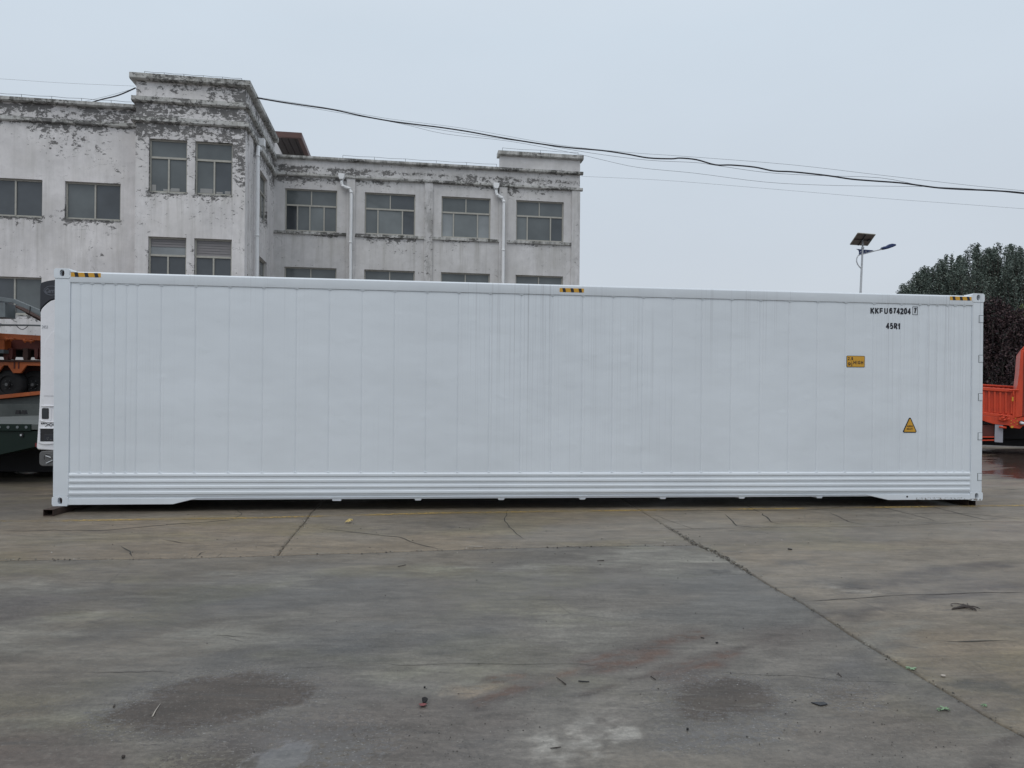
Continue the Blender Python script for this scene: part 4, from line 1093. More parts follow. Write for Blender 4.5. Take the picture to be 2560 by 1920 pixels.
# ================================================================== FACTORY BUILDING
def plaster(name, base_peel, paintcol=(0.70, 0.68, 0.68), under=(0.115, 0.112, 0.11), seed=0.0):
    m, nt, b, oc = start(name)
    wr = N(nt, 'Attribute', attribute_name='wear')
    sw = N(nt, 'SeparateColor', {0: wr.outputs['Color']}).outputs
    # big soft tone changes and rain washes
    n0 = noise(nt, oc, 0.55, 5, 0.6, loc=(seed, 0, 0))
    n1 = noise(nt, oc, 3.5, 6, 0.65)
    v = math_(nt, 'MULTIPLY', rng_(nt, n0, 0.3, 0.7, 0.86, 1.14), rng_(nt, n1, 0.3, 0.7, 0.92, 1.08))
    c = mixc(nt, 1.0, paintcol, N(nt, 'CombineXYZ', {0: v, 1: v, 2: v}).outputs[0], 'MULTIPLY')
    warm = rng_(nt, noise(nt, oc, 0.9, 3, loc=(4, 2, seed)), 0.45, 0.65, 0, 0.5)
    c = mixc(nt, math_(nt, 'MULTIPLY', warm, 0.6), c, tuple(k * f for k, f in zip(paintcol, (0.93, 0.92, 0.88))))
    run = noise(nt, oc, 1.0, 5, 0.7, sc=(5.0, 5.0, 0.28))
    runs = math_(nt, 'MULTIPLY', rng_(nt, run, 0.46, 0.68, 0, 1), rng_(nt, sw[1], 0, 1, 0.12, 0.85))
    c = mixc(nt, runs, c, (0.33, 0.32, 0.29))
    # peeled paint: hard-edged flakes, smeared a little sideways
    pn = noise(nt, oc, 7.0, 12, 0.76, dist=0.5, sc=(0.7, 1, 1.3), loc=(seed * 3, seed, 1))
    pn2 = noise(nt, oc, 1.1, 4, 0.6, loc=(seed, 7, 2))
    ridg = math_(nt, 'SUBTRACT', 1.0, math_(nt, 'MULTIPLY', math_(nt, 'ABSOLUTE', math_(nt, 'SUBTRACT', noise(nt, oc, 2.6, 8, 0.65, dist=0.5, loc=(seed, 3, 5)), 0.5)), 9.0))
    pv = math_(nt, 'ADD', math_(nt, 'MULTIPLY', pn, 0.72), math_(nt, 'MULTIPLY', pn2, 0.28))
    pv = math_(nt, 'ADD', pv, math_(nt, 'MULTIPLY', math_(nt, 'MAXIMUM', ridg, 0), 0.075))
    thr = rng_(nt, math_(nt, 'ADD', sw[0], base_peel), 0.0, 1.0, 0.685, 0.475)
    mask = rng_(nt, math_(nt, 'SUBTRACT', pv, thr), 0.0, 0.008, 0, 1)
    uc = mixc(nt, rng_(nt, n1, 0.4, 0.6), under, tuple(k * 1.5 for k in under))
    c = mixc(nt, math_(nt, 'MULTIPLY', mask, 0.93), c, uc)
    # black mould from the third channel
    mould = math_(nt, 'MULTIPLY', rng_(nt, noise(nt, oc, 1.0, 8, 0.75, sc=(3.5, 3.5, 1.2)), 0.45, 0.60, 0, 1), sw[2])
    c = mixc(nt, math_(nt, 'MULTIPLY', mould, 0.85), c, (0.06, 0.06, 0.052))
    # cracks
    vo = N(nt, 'TexVoronoi', {'Vector': N(nt, 'Mapping', {'Vector': oc, 'Scale': (0.35, 0.35, 0.6)}).outputs[0], 'Scale': 1.0}, feature='DISTANCE_TO_EDGE').outputs[0]
    vo = math_(nt, 'ABSOLUTE', math_(nt, 'ADD', vo, rng_(nt, noise(nt, oc, 5, 6, 0.7), 0.3, 0.7, -0.02, 0.02)))
    ck = math_(nt, 'MULTIPLY', rng_(nt, vo, 0.0, 0.0022, 1, 0), rng_(nt, n0, 0.5, 0.6, 0, 0.7))
    c = mixc(nt, ck, c, (0.13, 0.13, 0.125))
    nt.links.new(c, b.inputs['Base Color'])
    b.inputs['Roughness'].default_value = 0.85
    b.inputs['Specular IOR Level'].default_value = 0.25
    h = math_(nt, 'ADD', math_(nt, 'MULTIPLY', mask, -0.5), math_(nt, 'MULTIPLY', n1, 0.25))
    bump(nt, b, h, 0.5, 0.012)
    return m
M['wall_near'] = plaster('peeling_lilac_white_paint', 0.14)
M['wall_far'] = plaster('peeling_greyer_white_paint', 0.08, paintcol=(0.60, 0.59, 0.59), seed=2.3)
M['cornice'] = plaster('mouldy_cornice_plaster', 0.22, paintcol=(0.55, 0.55, 0.535), seed=5.1)

fb = Frame(*[PT(613.5, 400, 24.5)[i] for i in (0, 1)], 0, rad(8.4))
bld = root('factory_building', fb, label='three storey factory building with peeling off white paint behind the container', cat='building')
TL, TW = 0.95, None                              # left wing stands this far behind the tower face
t_in = fb.onX(683, 700, 0.0)[0]                  # depth of the inner corner = right wing plane
TW = t_in
def onp(t, u, v): return fb.onY(u, v, t)
z1s = lambda px, py: (px / 3.0729, 160 + py / 3.0729)
z2s = lambda px, py: (600 + px / 2.4578, 300 + py / 2.4578)

def wear_attr(me, fn):
    n = len(me.vertices); co = np.empty(n * 3); me.vertices.foreach_get('co', co); co = co.reshape(-1, 3)
    c = fn(co)
    ca = me.color_attributes.new('wear', 'FLOAT_COLOR', 'POINT')
    ca.data.foreach_set('color', np.concatenate([np.clip(c, 0, 1.5), np.ones((n, 1))], 1).ravel())

def wall(fmap, a0, a1, z0, z1, holes, mat_, wearfn, flip=False, depth=0.16, step=0.16):
    """wall skin in (a, z) with window openings and their reveals"""
    def lines(lo, hi, extra):
        L_ = sorted(set([lo, hi] + [e for e in extra if lo < e < hi])); r_ = []
        for p, q in zip(L_[:-1], L_[1:]):
            n = max(1, int(math.ceil((q - p) / step))); r_ += [p + (q - p) * i / n for i in range(n)]
        return r_ + [hi]
    A = lines(a0, a1, [h[0] for h in holes] + [h[1] for h in holes])
    Zs = lines(z0, z1, [h[2] for h in holes] + [h[3] for h in holes])
    V = [(a, z) for z in Zs for a in A]; nA = len(A); fs = []
    for j in range(len(Zs) - 1):
        zc = (Zs[j] + Zs[j + 1]) / 2
        for i in range(nA - 1):
            ac = (A[i] + A[i + 1]) / 2
            if any(h[0] < ac < h[1] and h[2] < zc < h[3] for h in holes): continue
            q = (j * nA + i, j * nA + i + 1, (j + 1) * nA + i + 1, (j + 1) * nA + i)
            fs.append(q[::-1] if flip else q)
    mb = MB(); mb.add([fmap(a, 0, z) for a, z in V], fs)
    for (h0, h1, g0, g1) in holes:
        g0c, g1c = max(g0, z0), min(g1, z1)
        c = [(h0, g0c), (h1, g0c), (h1, g1c), (h0, g1c)]
        mb.add([fmap(a, 0, z) for a, z in c] + [fmap(a, depth, z) for a, z in c], [(0, 1, 5, 4), (1, 2, 6, 5), (2, 3, 7, 6), (3, 0, 4, 7)])
    o = mb.build('wall', mat_, bld)
    wear_attr(o.data, wearfn)
    return o

def window(fmap, h, transom, top_mull, bot_mull, kinds, ft=0.05, thin=False):
    """aluminium window: outer frame with bars is the part, every pane a sub-part"""
    a0, a1, z0, z1 = h
    f = ft; d0, d1 = 0.10, 0.15
    mb = MB()
    def bar(p, q, r_, s_, dd=0.0):
        P = [fmap(x, y, z) for z in (r_, s_) for y in (d0 - dd, d1) for x in (p, q)]
        mb.add(P, [(0, 2, 3, 1), (4, 5, 7, 6), (0, 1, 5, 4), (2, 6, 7, 3), (0, 4, 6, 2), (1, 3, 7, 5)])
    bar(a0, a1, z0, z0 + f); bar(a0, a1, z1 - f, z1); bar(a0, a0 + f, z0 + f, z1 - f); bar(a1 - f, a1, z0 + f, z1 - f)
    cells = []
    lo = z0 + f
    if transom:
        bar(a0 + f, a1 - f, transom - f * 0.75, transom + f * 0.6, 0.012)
        xs = [a0 + f] + top_mull + [a1 - f]
        for x in top_mull: bar(x - 0.022, x + 0.022, transom + f * 0.6, z1 - f, 0.004)
        cells += [(p, q, transom + 0.02, z1 - f * 0.8) for p, q in zip(xs[:-1], xs[1:])]
        hi = transom - f * 0.75
    else: hi = z1 - f
    for k, x in enumerate(bot_mull):
        bar(x - 0.026, x + 0.026, lo, hi, 0.008)
    xs = [a0 + f] + bot_mull + [a1 - f]
    for k, (p, q) in enumerate(zip(xs[:-1], xs[1:])):
        cells.append((p, q, lo - 0.01, hi + 0.01))
        bar(p + 0.02, q - 0.02, lo, lo + 0.028, -0.006)
    w_ = mb.build('window', M['alu'], bld)
    for (p, q, r_, s_), k in zip(cells, kinds):
        yy = 0.13
        P = [fmap(p, yy, r_), fmap(q, yy, r_), fmap(q, yy, s_), fmap(p, yy, s_), fmap(p, yy + 0.012, r_), fmap(q, yy + 0.012, r_), fmap(q, yy + 0.012, s_), fmap(p, yy + 0.012, s_)]
        MB().add(P, [(0, 1, 2, 3), (7, 6, 5, 4), (0, 4, 5, 1), (1, 5, 6, 2), (2, 6, 7, 3), (3, 7, 4, 0)]).build('pane', M['glass'][k], w_)
    return w_

def dist_wear(tops, sills, a_is=0, seed=0, low=0.0, right=None):
    """peel, rain-run and mould amounts from height below the cornice and the sills"""
    def fn(co):
        a, z = co[:, a_is], co[:, 2]
        pe = np.full(len(a), low); ru = np.full(len(a), 0.12); mo = np.zeros(len(a))
        for zt, k, reach in tops:
            d = zt - z
            m_ = np.where(d > -0.05, np.exp(-np.clip(d, 0, 9) / reach), 0)
            pe = pe + k * m_; mo = mo + 0.35 * m_ * np.exp(-np.clip(d, 0, 9) / 0.2)
        for s0, s1_, zs in sills:
            ins = np.clip((a - s0 + 0.15) / 0.15, 0, 1) * np.clip((s1_ + 0.15 - a) / 0.15, 0, 1)
            d = zs - z
            below = (d > -0.02)
            pe = pe + ins * below * (0.62 * np.exp(-np.clip(d, 0, 9) / 0.13) + 0.16 * np.exp(-np.clip(d, 0, 9) / 0.55))
            ru = ru + ins * below * 0.55 * np.exp(-np.clip(d, 0, 9) / 0.9)
            side = np.exp(-np.minimum(np.abs(a - s0), np.abs(a - s1_)) / 0.10) * (d < 0) * (d > -1.7)
            pe = pe + side * 0.14
        if right is not None: pe = pe + 0.55 * np.exp(-np.abs(a - right) / 0.35) * np.clip((z - z.max() + 5.5) / 3, 0.15, 1)
        jit = (fbm(a * 0.8 + seed, z * 0.8, seed + 3, 3) - 0.5) * 0.7
        pe = np.clip(pe * (1 + jit * 1.6) + jit * 0.25, 0, 0.70)
        return np.stack([pe, ru, mo], 1)
    return fn

# --- measured heights
zT = lambda t, pts: [onp(t, *p)[1] for p in pts]
# tower (face t = 0)
aTL = onp(0, *z1s(1040, 900))[0]
Zc_top = onp(0, *z1s(1500, 112))[1]; Zc_bot = onp(0, *z1s(1500, 158))[1]
Zm_top = onp(0, *z1s(1500, 282))[1]; Zm_bot = onp(0, *z1s(1500, 322))[1]
Zl_top = onp(0, *z1s(1500, 432))[1]; Zl_bot = onp(0, *z1s(1500, 474))[1]
def hole(t, zf, x0, x1, x_m, yt, yb):
    a0 = onp(t, *zf(x0, (yt + yb) / 2))[0]; a1 = onp(t, *zf(x1, (yt + yb) / 2))[0]
    return [a0, a1, onp(t, *zf(x_m, yb))[1], onp(t, *zf(x_m, yt))[1]]
hT1 = hole(0, z1s, 1143, 1437, 1290, 576, 990); hT2 = hole(0, z1s, 1497, 1786, 1640, 602, 1007)
zt_, zb_ = (hT1[3] + hT2[3]) / 2, (hT1[2] + hT2[2]) / 2
for h in (hT1, hT2): h[2], h[3] = zb_, zt_
zl_t = (onp(0, *z1s(1290, 1328))[1] + onp(0, *z1s(1640, 1345))[1]) / 2
hh = zt_ - zb_
hT3, hT4 = [hT1[0], hT1[1], zl_t - hh, zl_t], [hT2[0], hT2[1], zl_t - hh, zl_t]
st = zt_ - zl_t
hT5, hT6 = [h[:2] + [h[2] - st, h[3] - st] for h in (hT3, hT4)]
holesT = [hT1, hT2, hT3, hT4, hT5, hT6]
fmT = lambda a, y, z: (a, y, z)
wall(fmT, aTL, 0.0, 0.0, Zc_top - 0.02, holesT, M['wall_near'],
     dist_wear([(Zl_bot, 0.62, 0.42), (Zm_bot, 0.75, 0.7), (Zc_bot, 0.45, 0.7)], [(h[0], h[1], h[2]) for h in holesT], seed=1, right=-0.12, low=0.05))
tr = onp(0, *z1s(1290, 716))[1]; tr2 = tr - st
kT = [[0, 1], [0, 2], [1, 1], [0, 1]]
mT = lambda h: h[0] + (h[1] - h[0]) * 0.5
for h, ks in ((hT1, [0, 0, 0]), (hT2, [0, 0, 1]), (hT3, [4, 1, 1]), (hT4, [4, 1, 1]), (hT5, [0, 1, 1]), (hT6, [0, 1, 1])):
    trz = h[2] + (tr - zb_)
    window(fmT, h, trz, [], [mT(h)], ks)
# slatted blinds behind the upper panes of the second floor, papers piled on the third floor sills
M['blind'] = plain('grey_mauve_blind', (0.20, 0.19, 0.195), 0.6, var=0.08)
M['paper'] = plain('paper_behind_dusty_glass', (0.30, 0.30, 0.295), 0.7, var=0.1)
for h, n_ in ((hT3, 3), (hT4, 6)):
    trz = h[2] + (tr - zb_)
    hh_ = (h[3] - 0.05 - trz - 0.03) / 6
    mb = MB()
    for k in range(n_):
        z_ = h[3] - 0.05 - k * hh_
        mb.add([(h[0] + 0.06, 0.126, z_), (h[1] - 0.06, 0.126, z_), (h[1] - 0.06, 0.112, z_ - hh_ * 0.95), (h[0] + 0.06, 0.112, z_ - hh_ * 0.95)], [(3, 2, 1, 0)])
    mb.build('blind', M['blind'], bld)
for h, xs in ((hT1, ((0.05, 0.16, 0.2), (0.35, 0.55, 0.07), (0.55, 0.78, 0.11))), (hT2, ((0.12, 0.45, 0.15), (0.55, 0.72, 0.06), (0.78, 0.93, 0.1)))):
    mb = MB()
    for x0, x1, hh_ in xs:
        mb.box(h[0] + (h[1] - h[0]) * x0, h[0] + (h[1] - h[0]) * x1, 0.121, 0.129, h[2] + 0.09, h[2] + 0.09 + hh_)
    mb.build('paper_pile', M['paper'], bld, bevel=0.003)
# left wing (t = TL)
fmL = lambda a, y, z: (a, TL + y, z)
aW = onp(TL, *z1s(-130, 900))[0]
hL2 = hole(TL, z1s, 497, 926, 710, 907, 1198)
hL1 = hole(TL, z1s, -110, 325, 160, 884, 1176)
zt2, zb2 = (hL2[3] + hL1[3]) / 2, (hL2[2] + hL1[2]) / 2
for h in (hL1, hL2): h[2], h[3] = zb2, zt2
bay = hL2[0] - hL1[0]
hL0 = [hL1[0] - bay, hL1[1] - bay, zb2, zt2]
zl2 = onp(TL, *z1s(160, 1636))[1]
stL = zt2 - zl2
low = [[h[0], h[1], h[2] - stL, h[3] - stL] for h in (hL0, hL1, hL2)]
holesL = [hL0, hL1, hL2] + low
aLL = hL0[0] - 1.2
ZLt = onp(TL, *z1s(520, 290))[1]; ZLb = onp(TL, *z1s(520, 322))[1]; ZLl = onp(TL, *z1s(520, 432))[1]; ZLlb = onp(TL, *z1s(520, 466))[1]
wall(fmL, aLL, aTL, 0.0, ZLt - 0.02, holesL, M['wall_near'],
     dist_wear([(ZLlb, 0.26, 0.25), (ZLb, 0.95, 0.75)], [(h[0], h[1], h[2]) for h in holesL], seed=4, low=-0.05))
for h, ks in zip(holesL, ([1, 1], [1, 1], [0, 1], [1, 0], [1, 0], [1, 0])):
    window(fmL, h, None, [], [mT(h) if h is not hL2 else h[0] + (h[1] - h[0]) * 0.525], ks, ft=0.055)
# return wall (x = 0) of the tower, facing right
fmR = lambda b, y, z: (-y, b, z)
def onr(u, v): return fb.onX(u, v, 0.0)
rb0, rb1 = onr(650, 480)[0], onr(668.5, 480)[0]
zrt = (onr(649.5, 160 + 812 / 3.0729)[1] + onr(668.5, 160 + 887 / 3.0729)[1]) / 2
zrb = (onr(649.5, 160 + 1178 / 3.0729)[1] + onr(668.5, 160 + 1225 / 3.0729)[1]) / 2
zr2 = onr(650, 160 + 1478 / 3.0729)[1]
hR1 = [rb0, rb1, zrb, zrt]; hR2 = [rb0, rb1, zr2 - (zrt - zrb), zr2]
wall(fmR, 0.0, TW, 0.0, Zc_top - 0.02, [hR1, hR2], M['wall_near'],
     dist_wear([(Zl_bot, 0.40, 0.4), (Zm_bot, 0.75, 0.7), (Zc_bot, 0.6, 0.6)], [(h[0], h[1], h[2]) for h in (hR1, hR2)], a_is=1, seed=7, low=0.02))
for h in (hR1, hR2): window(fmR, h, h[2] + (h[3] - h[2]) * 0.62, [], [mT(h)], [0, 3, 0])
# left flank of the tower above the left wing
MB().add([(aTL, 0, 0), (aTL, TL, 0), (aTL, TL, Zc_top - 0.02), (aTL, 0, Zc_top - 0.02)], [(3, 2, 1, 0)]).build('wall', M['wall_near'], bld)
MB().add([(aTL, TL, ZLt - .3), (aTL, TW + 6, ZLt - .3), (aTL, TW + 6, Zc_top - 0.02), (aTL, TL, Zc_top - 0.02)], [(3, 2, 1, 0)]).build('wall', M['wall_near'], bld)
# right wing (t = TW)
fmW = lambda a, y, z: (a, TW + y, z)
aRR = onp(TW, *z2s(2086, 700))[0]
H_ = []
for x0, x1, ytl, ytr, yb1, yb2 in ((275, 597, 414, 432, 683, 690), (765, 1078, 440, 459, 700, 712), (1239, 1538, 467, 485, 720, 736), (1697, 1988, 494, 508, 743, 751)):
    H_.append(hole(TW, z2s, x0, x1, (x0 + x1) / 2, (ytl + ytr) / 2, (yb1 + yb2) / 2))
zt3 = np.mean([h[3] for h in H_]); zb3 = np.mean([h[2] for h in H_])
wm = np.mean([h[1] - h[0] for h in H_])
for h in H_: c_ = (h[0] + h[1]) / 2; h[0], h[1], h[2], h[3] = c_ - wm / 2, c_ + wm / 2, zb3, zt3
zl3 = np.mean([onp(TW, *z2s(x, y))[1] for x, y in ((435, 904), (922, 924), (1386, 940), (1835, 957))])
st3 = zt3 - zl3
H2_ = [[h[0], h[1], h[2] - st3, h[3] - st3] for h in H_]
ZWt = onp(TW, *z2s(900, 255))[1]; ZWb = onp(TW, *z2s(900, 273))[1]
ZWl = onp(TW, *z2s(900, 358))[1]; ZWlb = onp(TW, *z2s(900, 376))[1]
ZPt = onp(TW, *z2s(1850, 208))[1]; ZPb = onp(TW, *z2s(1850, 234))[1]
aP0 = onp(TW, *z2s(1598, 260))[0]
wall(fmW, 0.0, aRR, 0.0, ZWt - 0.02, H_ + H2_, M['wall_far'],
     dist_wear([(ZWlb, 0.42, 0.30), (ZWl + 0.25, 0.65, 0.4), (ZWb, 0.35, 0.4)], [(h[0], h[1], h[2] - 0.12) for h in H_ + H2_], seed=9, low=-0.04))
MB().box(aP0, aRR, TW - 0.002, TW + 0.3, ZWt - 0.02, ZPt - 0.02).build('parapet_block', M['wall_far'], bld)
frac = lambda xs, x0, x1: [(x - x0) / (x1 - x0) for x in xs]
spec = [([436], [350, 427, 515], 275, 597, 512, [0, 0, 3, 0, 2, 0]), ([922], [846, 998], 765, 1078, 540, [0, 1, 0, 2, 1]),
        ([1388], [1313, 1460], 1239, 1538, 565, [0, 0, 4, 2, 4]), ([1840], [1767, 1910], 1697, 1988, 582, [0, 0, 2, 0, 1])]
for k, (tm, bm, x0, x1, ytr_, ks) in enumerate(spec):
    for row, h in enumerate((H_[k], H2_[k])):
        W_ = h[1] - h[0]
        trz = h[2] + (h[3] - h[2]) * 0.625
        window(fmW, h, trz, [h[0] + W_ * q for q in frac(tm, x0, x1)], [h[0] + W_ * q for q in frac(bm, x0, x1)], ks if not row else [0] * 6)
# cornices and bands; butt-jointed at the corners
def band(x0, x1, y0, y1, z0, z1, wearv=(0.35, 0.5, 0.5), name='cornice', mat_=None, lip=True):
    nX = max(2, int(max(x1 - x0, y1 - y0) / 0.3))
    mb = MB()
    if x1 - x0 > y1 - y0:
        xs = np.linspace(x0, x1, nX)
        V = [(x, y, z) for x in xs for y, z in ((y0 + (0.05 if lip else 0), z0), (y0, z0 + 0.04), (y0, z1), (y1, z1), (y1, z0))]
    else:
        ys = np.linspace(y0, y1, nX)
        V = [(x, y, z) for y in ys for x, z in ((x1 - (0.05 if lip else 0), z0), (x1, z0 + 0.04), (x1, z1), (x0, z1), (x0, z0))]
    n = 5
    mb.add(V, [(k * n + i, k * n + (i + 1) % n, (k + 1) * n + (i + 1) % n, (k + 1) * n + i) for k in range(nX - 1) for i in range(n)] + [tuple(range(n)), tuple(range(len(V) - 1, len(V) - n - 1, -1))])
    o = mb.build(name, mat_ or M['cornice'], bld)
    def fn(co):
        a = co[:, 0] + co[:, 1]
        j = fbm(a * 0.9, a * 0 + z0, 3, 3)
        return np.stack([wearv[0] + (j - 0.5) * (0.4 if name == 'pilaster' else 1), np.full(len(a), wearv[1]), wearv[2] + (j - 0.5) * 1.5], 1)
    wear_attr(o.data, fn)
    return o
ov = 0.14
for zt4, zb4, o_, wv in ((Zc_top, Zc_bot, 0.17, (0.25, 0.7, 0.55)), (Zm_top, Zm_bot, 0.12, (0.42, 0.6, 0.3)), (Zl_top, Zl_bot, 0.12, (0.42, 0.5, 0.25))):
    band(aTL - o_, o_, -o_, 0.0 if zt4 != Zc_top else 0.3, zb4, zt4, wv)
    band(0.0, o_, 0.001 if zt4 != Zc_top else 0.301, TW - 0.002, zb4, zt4, wv)
    band(aTL - o_, aTL, 0.001 if zt4 != Zc_top else 0.301, TL - 0.002, zb4, zt4, wv)
band(aLL, aTL - 0.002, TL - 0.16, TL + 0.35, ZLb, ZLt, (0.25, 0.7, 0.75))
band(aLL, aTL - 0.13, TL - 0.10, TL, ZLlb, ZLl, (0.3, 0.7, 0.4))
band(0.002, aP0, TW - 0.14, TW + 0.3, ZWb, ZWt, (0.15, 0.9, 0.95))
band(aP0, aRR + 0.12, TW - 0.14, TW, ZWb, ZWt, (0.3, 0.8, 0.85))
band(aP0 - 0.1, aRR + 0.13, TW - 0.14, TW + 0.4, ZPb, ZPt, (0.15, 0.8, 0.7))
band(0.125, aRR + 0.11, TW - 0.12, TW, ZWlb, ZWl, (0.35, 0.6, 0.45))
# pilasters and sills of the right wing
PB = [(onp(TW, *z2s(x0, 600))[0], onp(TW, *z2s(x1, 600))[0]) for x0, x1 in ((655, 707), (1133, 1184), (1591, 1640), (2036, 2087))]
for p0, p1 in PB:
    o = band(p0, p1, TW - 0.07, TW, 0.0, ZWlb, (0.03, 0.35, 0.02), name='pilaster', mat_=M['wall_far'], lip=False)
prev = 0.0
for p0, p1 in PB:
    for zz_ in (zb3, zb3 - st3):
        band(prev + 0.002, p0 - 0.002, TW - 0.07, TW + 0.02, zz_ - 0.12, zz_ - 0.005, (0.3, 0.8, 0.95), name='sill', lip=False)
    prev = p1
for h in holesT[:4] + holesL:
    t_ = 0 if h in holesT else TL
    band(h[0] + 0.002, h[1] - 0.002, t_ - 0.012, t_ + 0.10, h[2] - 0.03, h[2] + 0.004, (0.5, 0.9, 0.6), name='sill', lip=False)
# thin strip pilaster beside the tower's front corner on the return wall
band(0.0, 0.03, 0.0 + 0.45, 0.62 + 0.45, 0.0, Zl_bot, (0.1, 0.3, 0.0), name='pilaster', mat_=M['wall_near'], lip=False)
# downpipes with rainwater heads
def pipe(pts, r_, head=None):
    mb = MB(); mb.tube(pts, r_, 12); p = mb.build('downpipe', M['pvc'], bld, smooth=True)
    for q in pts[2:-1:1]: MB().tube([Vector(q) + Vector((0, 0, 0.04)), Vector(q) - Vector((0, 0, 0.04))], r_ * 1.14, 12).build('pipe_collar', M['pvc'], p, smooth=True)
    if head:
        x, y, z = head
        MB().prism([(x - 0.075, z - 0.16), (x + 0.075, z - 0.16), (x + 0.13, z - 0.04), (x + 0.13, z + 0.09), (x - 0.13, z + 0.09), (x - 0.13, z - 0.04)], y - 0.13, y + 0.1).build('rainwater_head', M['pvc'], p, bevel=0.02)
for (hx0, hy0, bx, by, xd) in ((624, 345, 683, 432, 682), (1574, 402, 1621, 490, 1616)):
    a0_, z0_ = onp(TW - 0.18, *z2s(hx0, hy0)); a1_, z1_ = onp(TW - 0.18, *z2s(bx, by))
    y = TW - 0.17
    pts = [(a0_, y, z0_ - 0.15), (a0_ + 0.01, y, z0_ - 0.32), (a0_ + 0.06, y, z0_ - 0.42), (a1_ - 0.08, y, z1_ + 0.08), (a1_, y, z1_ - 0.08)]
    z = z1_ - 2.2
    while z > 0.3: pts.append((a1_, y, z)); z -= 3.2
    pts.append((a1_, y, 0.1))
    pipe(pts, 0.068, (a0_, y, z0_))
bpx = onr(640, 500)[0]; zh = onr(640, 160 + 600 / 3.0729)[1]
zk = onr(636, 160 + 690 / 3.0729)[1]
bq = onr(633.5, 500)[0]
MBp = [(0.14, bpx, zh - 0.1), (0.14, bpx, zh - 0.25), (0.14, bq + 0.06, zk + 0.25), (0.14, bq, zk - 0.1), (0.14, bq, zk - 3), (0.14, bq, zk - 6.2), (0.14, bq, 0.1)]
mb = MB(); mb.tube(MBp, 0.068, 12); pp = mb.build('downpipe', M['pvc'], bld, smooth=True)
for q in MBp[3:-1]: MB().tube([Vector(q) + Vector((0, 0, 0.04)), Vector(q) - Vector((0, 0, 0.04))], 0.078, 12).build('pipe_collar', M['pvc'], pp, smooth=True)
MB().box(0.03, 0.3, bpx - 0.12, bpx + 0.12, zh - 0.12, zh + 0.16).build('rainwater_head', M['pvc'], pp, bevel=0.02)
# roofs and far walls close the volume
DB = 9.0
MB().box(aLL, aTL, TL + 0.35, TL + DB, ZLb - 0.35, ZLb - 0.2).build('roof', M['cornice'], bld)
MB().box(aTL, -0.002, 0.3, TW + DB, Zc_bot - 0.3, Zc_bot - 0.15).build('roof', M['cornice'], bld)
MB().box(0.0, aRR, TW + 0.3, TW + DB, ZWb - 0.35, ZWb - 0.2).build('roof', M['cornice'], bld)
MB().add([(aRR, TW, 0), (aRR, TW + DB, 0), (aRR, TW + DB, ZWt - 0.02), (aRR, TW, ZWt - 0.02)], [(0, 1, 2, 3)]).build('wall', M['wall_far'], bld)
MB().add([(aLL, TW + DB, 0), (aRR, TW + DB, 0), (aRR, TW + DB, ZWt - 0.3), (aLL, TW + DB, ZWt - 0.3)], [(0, 1, 2, 3)]).build('wall', M['wall_far'], bld)
MB().add([(aLL, TL, 0), (aLL, TW + DB, 0), (aLL, TW + DB, ZLt - 0.02), (aLL, TL, ZLt - 0.02)], [(3, 2, 1, 0)]).build('wall', M['wall_near'], bld)
MB().add([(0, TW, ZWt - .4), (0, TW + DB, ZWt - .4), (0, TW + DB, Zc_top - 0.02), (0, TW, Zc_top - 0.02)], [(0, 1, 2, 3)]).build('wall', M['wall_near'], bld)
# brown sheet-metal canopy on the roof behind the tower
cyy = TW + 1.2
za = lambda px, py: (640 + px / 8.508, 320 + py / 8.508)
cxr, czt = onp(cyy, *za(972, 100)); _, czb = onp(cyy, *za(972, 212)); cx0 = -0.6
cyb = cyy + 7.0
cn = MB(); cn.box(cx0, cxr, cyy, cyy + 0.06, czb, czt); cn.box(cxr - 0.06, cxr, cyy + 0.061, cyb, czb, czt); cn.box(cx0, cxr - 0.061, cyy + 0.061, cyb, czt - 0.06, czt - 0.01)
can = cn.build('roof_canopy', M['brownmetal'], bld)
sf = MB()
for k in range(5):
    x0_ = cx0 + (cxr - 0.06 - cx0) * k / 5; x1_ = cx0 + (cxr - 0.06 - cx0) * (k + 1) / 5
    MB().box(x0_ + 0.012, x1_ - 0.012, cyy + 0.25, cyb, czb + 0.1, czb + 0.14).build('soffit_panel', M['browndark'], can)
MB().box(cx0, cxr - 0.07, cyy + 0.07, cyy + 0.20, czb + 0.02, czb + 0.10).build('soffit_trim', M['brownmetal'], can)
MB().box(cxr - 0.20, cxr - 0.07, cyy + 0.21, cyb, czb + 0.02, czb + 0.10).build('soffit_trim', M['brownmetal'], can)
MB().box(cx0, cxr - 0.5, cyb - 2.2, cyb - 2.0, ZWb - 0.2, czb + 0.1).build('canopy_wall', M['browndark'], can)
# lightning conductor wire on short stands along the parapets
def conductor(pts, hgt, nst):
    p = [Vector(a) for a in pts]
    mb = MB(); path = []
    for a, b in zip(p[:-1], p[1:]):
        for k in range(nst):
            q = a.lerp(b, k / nst); path += [q + Vector((0, 0, hgt)), a.lerp(b, (k + 0.5) / nst) + Vector((0, 0, hgt * 0.86))]
            mb.tube([q, q + Vector((0, 0, hgt))], 0.008, 4)
    path.append(p[-1] + Vector((0, 0, hgt))); mb.tube([p[-1], path[-1]], 0.008, 4)
    mb.tube(path, 0.007, 4)
    mb.build('lightning_wire', M['wire'], bld)
conductor([(aTL + 0.25, 0.02, Zc_top), (-0.15, 0.02, Zc_top)], 0.13, 5)
conductor([(0.05, 0.3, Zc_top), (0.05, TW - .2, Zc_top)], 0.13, 4)
conductor([(aLL, TL, ZLt), (aTL - 0.2, TL, ZLt)], 0.15, 9)
conductor([(2.8, TW, ZWt), (aP0 - 0.15, TW, ZWt)], 0.16, 5)
